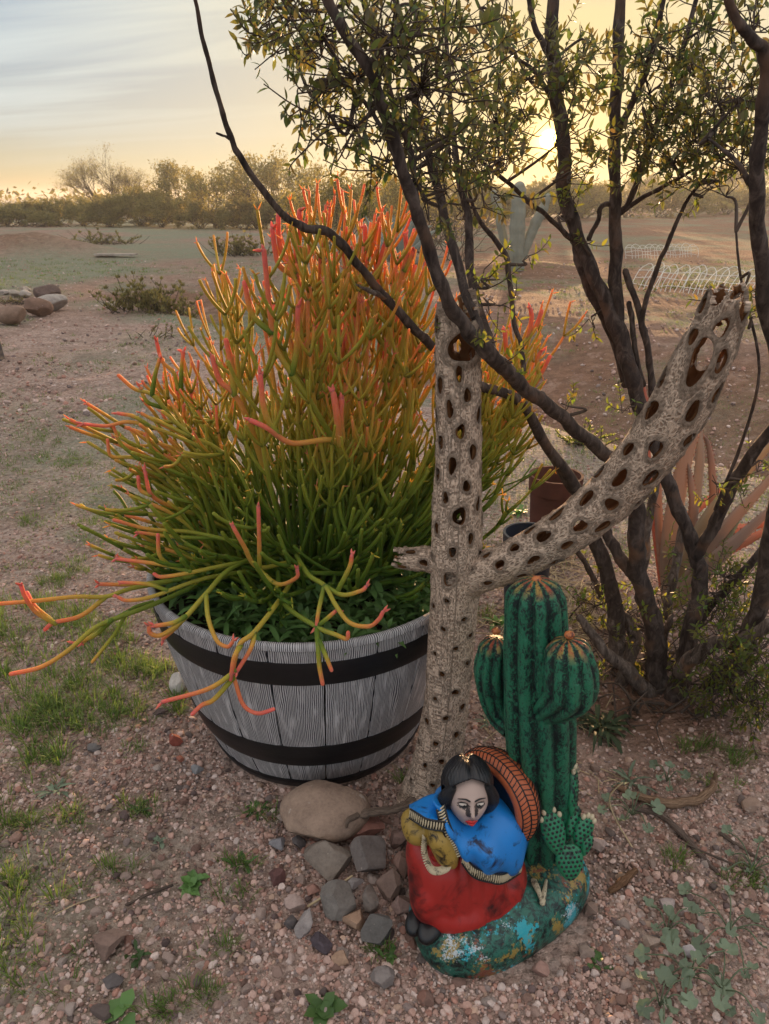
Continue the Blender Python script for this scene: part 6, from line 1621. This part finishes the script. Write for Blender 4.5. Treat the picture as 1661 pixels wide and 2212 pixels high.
# ================================================================ farther off
# wire border fence
def fence():
    root = thing('wire_fence', 'white wire border fence with looped tops round a bare garden bed', 'fence', G(1480, 645))
    def run(p0, p1, n, H, lean, sag=0.0):
        p0, p1 = np.array(p0), np.array(p1); d = nrm(p1-p0); L = np.linalg.norm(p1-p0); st = L/n
        sd = np.array([-d[1], d[0], 0])
        for i in range(n):
            b = p0+d*st*i; e = b+d*st*1.55
            b[2], e[2] = hgt(b[:1], b[1:2])[0]-0.01, hgt(e[:1], e[1:2])[0]-0.01
            ln = sd*lean*(1+0.25*math.sin(i*1.7)); hh = H*(1+0.05*math.sin(i*2.3))
            m = (b+e)/2
            pts = [b, b+UP*hh*0.35+ln*0.25+d*0.02*math.sin(i*3), b+UP*hh*0.75+ln*0.7, m*0.6+b*0.4+UP*hh*0.96+ln*0.97, m+UP*hh+ln, m*0.6+e*0.4+UP*hh*0.96+ln*0.97, e+UP*hh*0.75+ln*0.7, e+UP*hh*0.35+ln*0.25+d*0.02*math.sin(i*2), e]
            a = Acc(); tube(a, catmull(pts, 4), 0.0042, 5, None, False); part('wire_loop', a, M['white_wire'], root)
        for f in (0.22, 0.50, 0.72):
            q = np.array([p0+d*L*s+UP*(H*f+0.012*math.sin(s*21+f*9))+sd*lean*f**1.2 for s in np.linspace(0, 1.03, 40)]); q[:, 2] += hgt(q[:, 0], q[:, 1])
            a = Acc(); tube(a, q, 0.0040, 5, None, False); part('cross_wire', a, M['white_wire'], root)
    A, B = G(1360, 625), G(1720, 655)
    run(A, B, 17, 0.34, 0.30)
    C_, D_ = G(1352, 560), G(1500, 556)
    run(C_, D_, 11, 0.28, 0.10)
fence()
# agave
def agave(label, u, v, H, n, seed, sc=1.0):
    r = np.random.default_rng(seed); g = G(u, v); root = thing('agave', label, 'agave', g, 'grey green agaves behind the planter')
    for i in range(n):
        b = i*2.4+r.normal()*0.2; e = 0.35+1.1*(i/n)+r.normal()*0.08; L = H*r.uniform(0.85, 1.1)
        d = np.array([math.cos(b)*math.cos(e), math.sin(b)*math.cos(e), math.sin(e)])
        a = Acc(); o = np.array([math.cos(b), math.sin(b), 0])
        succ_leaf(a, [g+o*0.03, g+d*L*0.4+o*0.02, g+d*L*0.75, g+d*L+UP*L*0.06*r.normal()], 0.15*H*sc, np.array([1, 1, 1])*r.uniform(0.8, 1.15), 0.0, 0.25, 0.05)
        part('leaf', a, M['agave_leaf'], root)
agave('large blue grey agave with pointed leaves left of the leaning bush limb', 858, 572, 1.0, 30, 3)
agave('small pale agave left of the large one', 705, 560, 0.32, 16, 4)
def saguaro_clump():
    root = thing('columnar_cactus', 'pale grey green columnar cactus trunk with side arms behind the bush', 'cactus', G(1120, 578))
    y = G(1120, 578)[1]
    def colm(name, ln, ribs):
        q, r = cpath(ln, 8); n = 48; an = np.arange(n)/n*6.28318; t, nn, bb = frames(q)
        rr = r[:, None]*(1+0.13*(np.abs(np.cos(an*ribs/2))[None]-0.6))
        V = q[:, None]+rr[..., None]*(np.cos(an)[None, :, None]*nn[:, None]+np.sin(an)[None, :, None]*bb[:, None])
        a = Acc(); a.add(V.reshape(-1, 3), None, grid_faces(len(q), n, True)); ell(a, q[-1], (r[-1],)*3, None, 16, 10); part(name, a, M['cactus_skin'], root)
    colm('trunk', [(1118, 585, y, 32), (1117, 540, y, 38), (1117, 490, y, 40), (1120, 440, y, 37), (1122, 405, y, 32)], 9)
    colm('arm', [(1128, 560, y, 18), (1142, 520, y, 24), (1158, 480, y, 28), (1172, 455, y, 26), (1182, 425, y, 20)], 7)
    colm('arm', [(1096, 560, y+.3, 16), (1085, 500, y+.3, 22), (1075, 450, y+.3, 24), (1066, 418, y+.3, 18)], 7)
saguaro_clump()
# small dark post at the left edge and a board on the ground
p = G(-3, 779); a = Acc(); bx = np.array([(sx*0.035, sy*0.035, z) for z in (0, 0.26) for sx, sy in ((-1, -1), (1, -1), (1, 1), (-1, 1))])@rot3((0, 1, 0), -0.08).T
a.add(bx+p, None, [(0, 1, 5, 4), (1, 2, 6, 5), (2, 3, 7, 6), (3, 0, 4, 7), (4, 5, 6, 7)])
single('post', a, M['dark_metal'], p, 'short dark post cut off by the left picture edge', 'post', smooth=False)
p = G(250, 549); a = Acc(); bx = np.array([(sx*0.42, sy*0.12, z) for z in (0, 0.035) for sx, sy in ((-1, -1), (1, -1), (1, 1), (-1, 1))])
a.add(bx+p+UP*0.02, None, [(0, 1, 5, 4), (1, 2, 6, 5), (2, 3, 7, 6), (3, 0, 4, 7), (4, 5, 6, 7)])
single('board', a, M['board_wood'], p, 'weathered plank lying at the foot of the far left dirt mound', 'plank', smooth=False)

# brush piles, cut shrubs
def brush(name, label, u, v, W, H, n, leafy, seed, cat='brush pile', upright=0.0, lc=1.0):
    r = np.random.default_rng(seed); g = G(u, v); root = thing(name, label, cat, g)
    st, lf = Acc(), Acc()
    for _ in range(n):
        p = g+np.array([r.normal()*W*0.35, r.normal()*W*0.2, 0]); p[2] = hgt(p[:1], p[1:2])[0]
        b = r.uniform(0, 6.28); e = r.uniform(0.1, 0.7)+upright*r.uniform(0.3, 0.8); L = H*r.uniform(0.6, 1.4)
        d = np.array([math.cos(b)*math.cos(e), math.sin(b)*math.cos(e), math.sin(e)])
        q = catmull([p, p+d*L*0.5+r.normal(size=3)*L*0.06, p+d*L+r.normal(size=3)*L*0.1], 3)
        tube(st, q, np.linspace(0.010, 0.004, len(q))*max(0.5, H*1.6), 4, None, False)
        if r.random() < leafy:
            for k in range(9):
                pp = q[r.integers(1, len(q))]
                m_ = 5; blades(lf, pp, m_, H*0.16, H*0.07, H*0.055, np.array([1, 1, 1])*lc*r.uniform(.7, 1.2), 1.0)
    part('sticks', st, M['scrub_wood'], root, col=False)['kind'] = 'stuff'
    if lf.n: part('leaves', lf, M['sprout_leaf'] if lc > 1 else M['scrub_leaf'], root, smooth=False)['kind'] = 'stuff'
brush('cut_shrub', 'cut down olive shrub lying at the edge of the wash', 325, 672, 0.75, 0.30, 80, 0.9, 3, 'shrub', 0.6, 0.9)
brush('fallen_twig', 'small leafy brown branch on the ground below the cut shrub', 345, 730, 0.35, 0.13, 12, 0.6, 4, 'branch', 0.2)
brush('brush_pile', 'dark pile of dead brush on the far left dirt mound', 215, 527, 1.3, 0.45, 90, 0.25, 5)
brush('cut_shrub', 'half cut shrub with a stump and a yellow green shoot near the wash', 520, 552, 0.8, 0.42, 70, 0.7, 6, 'shrub', 0.6, 0.9)
brush('ground_litter', 'heap of dry leaves and twigs inside the left stone ring', 30, 655, 0.5, 0.10, 60, 0.3, 7, 'litter')
brush('brush_pile', 'grey dead branches below the low bushes at far left', 75, 490, 2.5, 0.8, 50, 0.1, 8)
brush('weed', 'grassy weed catching the sun beside the clay pot', 1265, 960, 0.14, 0.10, 26, 0.95, 9, 'weed', 0.5, 1.2)
brush('weed', 'sunlit green weeds growing inside the wire fence', 1480, 622, 1.5, 0.10, 120, 1.0, 10, 'weed', 0.4, 1.2)

# ---------------------------------------------------------------- shrubs and trees of the desert edge
def grow(seed, H, W, nstem, lev, leafn, leafs, bare=0.0, thin=1.0, spread=1.0):
    """open multi-stemmed desert shrub: forked thin stems and small leaf sprays toward the ends"""
    r = np.random.default_rng(seed); st, lf = Acc(), Acc(); LP = []
    def go(p, d, L, rad, k):
        e = p+d*L; m = p+d*L*0.5+r.normal(size=3)*L*0.09
        tube(st, np.array([p, m, e]), np.array([rad, rad*0.85, rad*0.68]), 4 if k > 1 else 3, None, False)
        if k <= 2: LP.append((m, d)); LP.append((e, d))
        if k == 0: return
        for _ in range(2 if r.random() < 0.55 else 3):
            nd = nrm(d+r.normal(size=3)*0.40*spread+np.array([0, 0, 0.10]))
            go(e, nd, L*r.uniform(0.62, 0.88), rad*0.62, k-1)
    for i in range(nstem):
        b = i/nstem*6.283+r.normal()*0.4; e = r.uniform(0.75, 1.35)
        d = np.array([math.cos(b)*math.cos(e)*W/H*1.1, math.sin(b)*math.cos(e)*W/H*1.1, math.sin(e)]); d = nrm(d)
        go(np.array([r.normal()*0.04*W, r.normal()*0.04*W, -0.03]), d, H*r.uniform(0.26, 0.36), 0.020*H/2*thin, lev)
    P_ = np.array([p for p, _ in LP]); D_ = np.array([d for _, d in LP])
    k = r.integers(0, len(P_), leafn)
    c = P_[k]+r.normal(size=(leafn, 3))*0.035*H
    a1 = nrm(r.normal(size=(leafn, 3))+D_[k]*0.6); a2 = nrm(np.cross(a1, r.normal(size=(leafn, 3))))
    s = leafs*r.uniform(0.5, 1.3, (leafn, 1))
    V = np.stack([c-a1*s, c+a2*s*0.42, c+a1*s, c-a2*s*0.42], 1).reshape(-1, 3)
    tone = np.repeat(r.uniform(0.65, 1.3, (leafn, 1))*np.ones(3)*np.array([1, 1, 0.95]), 4, 0)
    lf.add(V, None, np.arange(leafn*4).reshape(-1, 4), tone)
    z = max(1e-3, V[:, 2].max())
    return st, lf, z
KIND = {}
def shrub_kind(k, **kw):
    st, lf, z = grow(**kw); s = kw['H']/z
    st.V = [v*s for v in st.V]; lf.V = [v*s for v in lf.V]
    KIND[k] = (st.mesh('stems', M['scrub_wood'], col=False), lf.mesh('foliage', M['scrub_leaf'], smooth=False), kw['H'])
for i in range(4): shrub_kind(('creo', i), seed=40+i, H=2.4, W=2.6, nstem=10, lev=4, leafn=5200, leafs=0.050)
for i in range(3): shrub_kind(('low', i), seed=60+i, H=1.3, W=2.2, nstem=13, lev=4, leafn=6500, leafs=0.052)
shrub_kind(('bare', 0), seed=83, H=4.4, W=5.6, nstem=8, lev=7, leafn=9000, leafs=0.045, thin=1.6, spread=0.9)
shrub_kind(('dense', 0), seed=90, H=2.0, W=2.8, nstem=16, lev=4, leafn=11000, leafs=0.058)
shrub_kind(('dry', 0), seed=95, H=1.6, W=1.8, nstem=16, lev=4, leafn=500, leafs=0.03)
def shrub(name, label, cat, u, v, top, kind, seed, wide=1.0, group=None):
    r = np.random.default_rng(seed); g = G(u, v)
    hw = P(u, top, g[1])[2]-g[2]
    st, lf, H = KIND[kind]; s = hw/H
    root = thing(name, label, cat, g, group); root.rotation_euler = (0, 0, r.uniform(0, 6.28)); root.scale = (s*wide, s*wide, s)
    link('stems', st, root); o = link('foliage', lf, root); o['kind'] = 'stuff'
shrub('tree', 'tall bare rounded tree standing highest on the left skyline', 'tree', 245, 482, 305, ('bare', 0), 1, 1.2)
GRP = 'bushes along the desert edge'
for i, (lb, u, v, top, kd, wd) in enumerate([
    ('yellow green bush in front of the bare tree, right side', 305, 489, 395, ('dense', 0), 1.1), ('bush right of the bare tree with dark leafy top', 388, 488, 338, ('creo', 0), 1.0), ('rounded olive bush below the dark leafy bush', 350, 492, 405, ('dense', 0), 1.0),
    ('dark bush touching the arching bare branch, left of it', 470, 492, 345, ('creo', 1), 1.05), ('tall bush on the skyline behind the arching branch', 560, 494, 308, ('creo', 2), 1.0), ('tall bush right of the arching branch', 630, 494, 318, ('creo', 3), 1.0),
    ('low olive bush under the tall skyline bush', 430, 494, 415, ('low', 0), 1.0), ('low bush below the arching branch bend', 530, 496, 420, ('low', 1), 1.0), ('low bush behind the red stem tips', 610, 497, 415, ('low', 2), 1.0),
    ('nearest open creosote bush with bare stems behind the planter', 735, 560, 330, ('creo', 1), 0.9), ('open bush behind the leaning limb', 830, 540, 350, ('creo', 2), 0.9), ('dry brown bush left of the columnar cactus', 985, 565, 410, ('dry', 0), 1.0), ('dry bush right behind the large agave', 920, 560, 420, ('dry', 0), 1.1),
    ('low bush at the far left edge', 15, 488, 432, ('low', 0), 1.1), ('low bush second from the left edge', 70, 487, 425, ('low', 1), 1.1), ('low dark bush left of the bare tree', 125, 486, 422, ('low', 2), 1.2), ('bush at the left foot of the bare tree', 180, 488, 425, ('dense', 0), 1.1), ('dense bush at the right foot of the bare tree', 240, 490, 412, ('dense', 0), 1.1),
    ('olive bush behind the limb fork', 900, 498, 372, ('creo', 3), 1.1), ('olive bush right of the limb fork', 960, 492, 380, ('creo', 0), 1.1), ('bush left of the columnar cactus on the skyline', 1045, 488, 385, ('low', 1), 1.3), ('bush right below the sun', 1175, 470, 408, ('low', 0), 1.3), ('hazy bush right of the sun', 1250, 462, 402, ('low', 2), 1.2),
    ('hazy bush between the two upright stems', 1290, 456, 380, ('creo', 1), 1.2), ('round hazy bush right of the upright stems', 1400, 450, 372, ('dense', 0), 1.1), ('dry hazy bush on the right skyline', 1450, 449, 385, ('dry', 0), 1.4), ('dark bush near the right picture edge', 1560, 447, 340, ('creo', 0), 1.2), ('dark bush behind the right hand trunk', 1625, 447, 345, ('creo', 2), 1.2), ('low bush left of the right hand trunk', 1500, 446, 378, ('low', 1), 1.3)]):
    shrub('desert_shrub', lb, 'bush', u, v, top, kd, 100+i*3, wd, GRP)
for i in range(16):
    u = -20+i*54+RNG.normal()*16
    shrub('desert_shrub', ('dry leafless twiggy bush at the foot of the left hedge', 'low spreading olive bush at the foot of the left hedge', 'dense rounded bush at the foot of the left hedge')[i % 3], 'bush', u, 489+RNG.uniform(-5, 6), RNG.uniform(428, 468), (('dry', 0), ('low', i % 3), ('dense', 0))[i % 3], 300+i, RNG.uniform(1.2, 1.6), 'low bushes along the foot of the hedge')
for i in range(15):
    u = 700+i*66+RNG.normal()*18; v = 489-(u-700)*0.029+RNG.uniform(-2, 3)
    shrub('desert_shrub', ('dry twiggy bush', 'low spreading olive bush', 'dense rounded bush', 'full olive bush', 'low olive bush')[i % 5]+' on the skyline '+('left of the columnar cactus' if u < 1060 else ('between the cactus and the upright stems' if u < 1330 else 'right of the upright stems')), 'bush', u, v, RNG.uniform(372, 405), (('dry', 0), ('low', i % 3), ('dense', 0), ('dense', 0), ('low', (i+1) % 3))[i % 5], 400+i, RNG.uniform(1.1, 1.5), 'bushes on the right skyline')
# scrub beyond: one mass that nobody could count
def far_scrub():
    a = Acc(); r = np.random.default_rng(5); m = 26000
    y = 48*(560/48)**r.random(m); x = np.clip(r.uniform(-1, 1, m)*(y*0.75+10), -590, 590)
    clump = fbm(x*0.05, y*0.02, 151, 3) > 0.46
    x, y = x[clump], y[clump]; m = len(x); z = hgt(x, y)+(1-r.random(m)**1.5)*r.uniform(0.8, 2.4, m)*(0.6+0.6*fbm(x*0.11, y*0.03, 153, 2))
    c = np.stack([x, y, z], 1); s = (0.10+0.0022*y)[:, None]*r.uniform(0.6, 1.3, (m, 1))
    a1 = nrm(r.normal(size=(m, 3))); a2 = nrm(np.cross(a1, r.normal(size=(m, 3))))
    V = np.stack([c-a1*s, c+a2*s*0.5, c+a1*s, c-a2*s*0.5], 1).reshape(-1, 3)
    a.add(V, None, np.arange(m*4).reshape(-1, 4), np.repeat(r.uniform(0.6, 1.2, (m, 1))*np.ones(3), 4, 0))
    single('scrubland', a, M['scrub_leaf'], (0, 100, 0), 'far off band of low desert scrub along the horizon', 'scrub', None, 'stuff', smooth=False)
far_scrub()

# ================================================================ morning haze over the whole place
def haze():
    x0, x1, y0, y1, z0, z1 = -640, 640, -40, 640, -2.2, 6.0
    V = [(x, y, z) for z in (z0, z1) for x, y in ((x0, y0), (x1, y0), (x1, y1), (x0, y1))]
    F = [(3, 2, 1, 0), (4, 5, 6, 7), (0, 1, 5, 4), (1, 2, 6, 5), (2, 3, 7, 6), (3, 0, 4, 7)]
    m = bpy.data.materials.new('haze'); m.use_nodes = True; t = NT(m.node_tree)
    v = t.n('ShaderNodeVolumePrincipled'); v.inputs['Density'].default_value = HAZE_D
    v.inputs['Color'].default_value = (0.93, 0.92, 0.90, 1); v.inputs['Anisotropy'].default_value = 0.35
    o = t.n('ShaderNodeOutputMaterial'); t.put(o.inputs['Volume'], v.outputs[0])
    tag(link('haze', Acc().add(np.array(V, float), None, F).mesh('haze', m, smooth=False, col=False)), kind='stuff')
HAZE_D = 0.0018
haze()
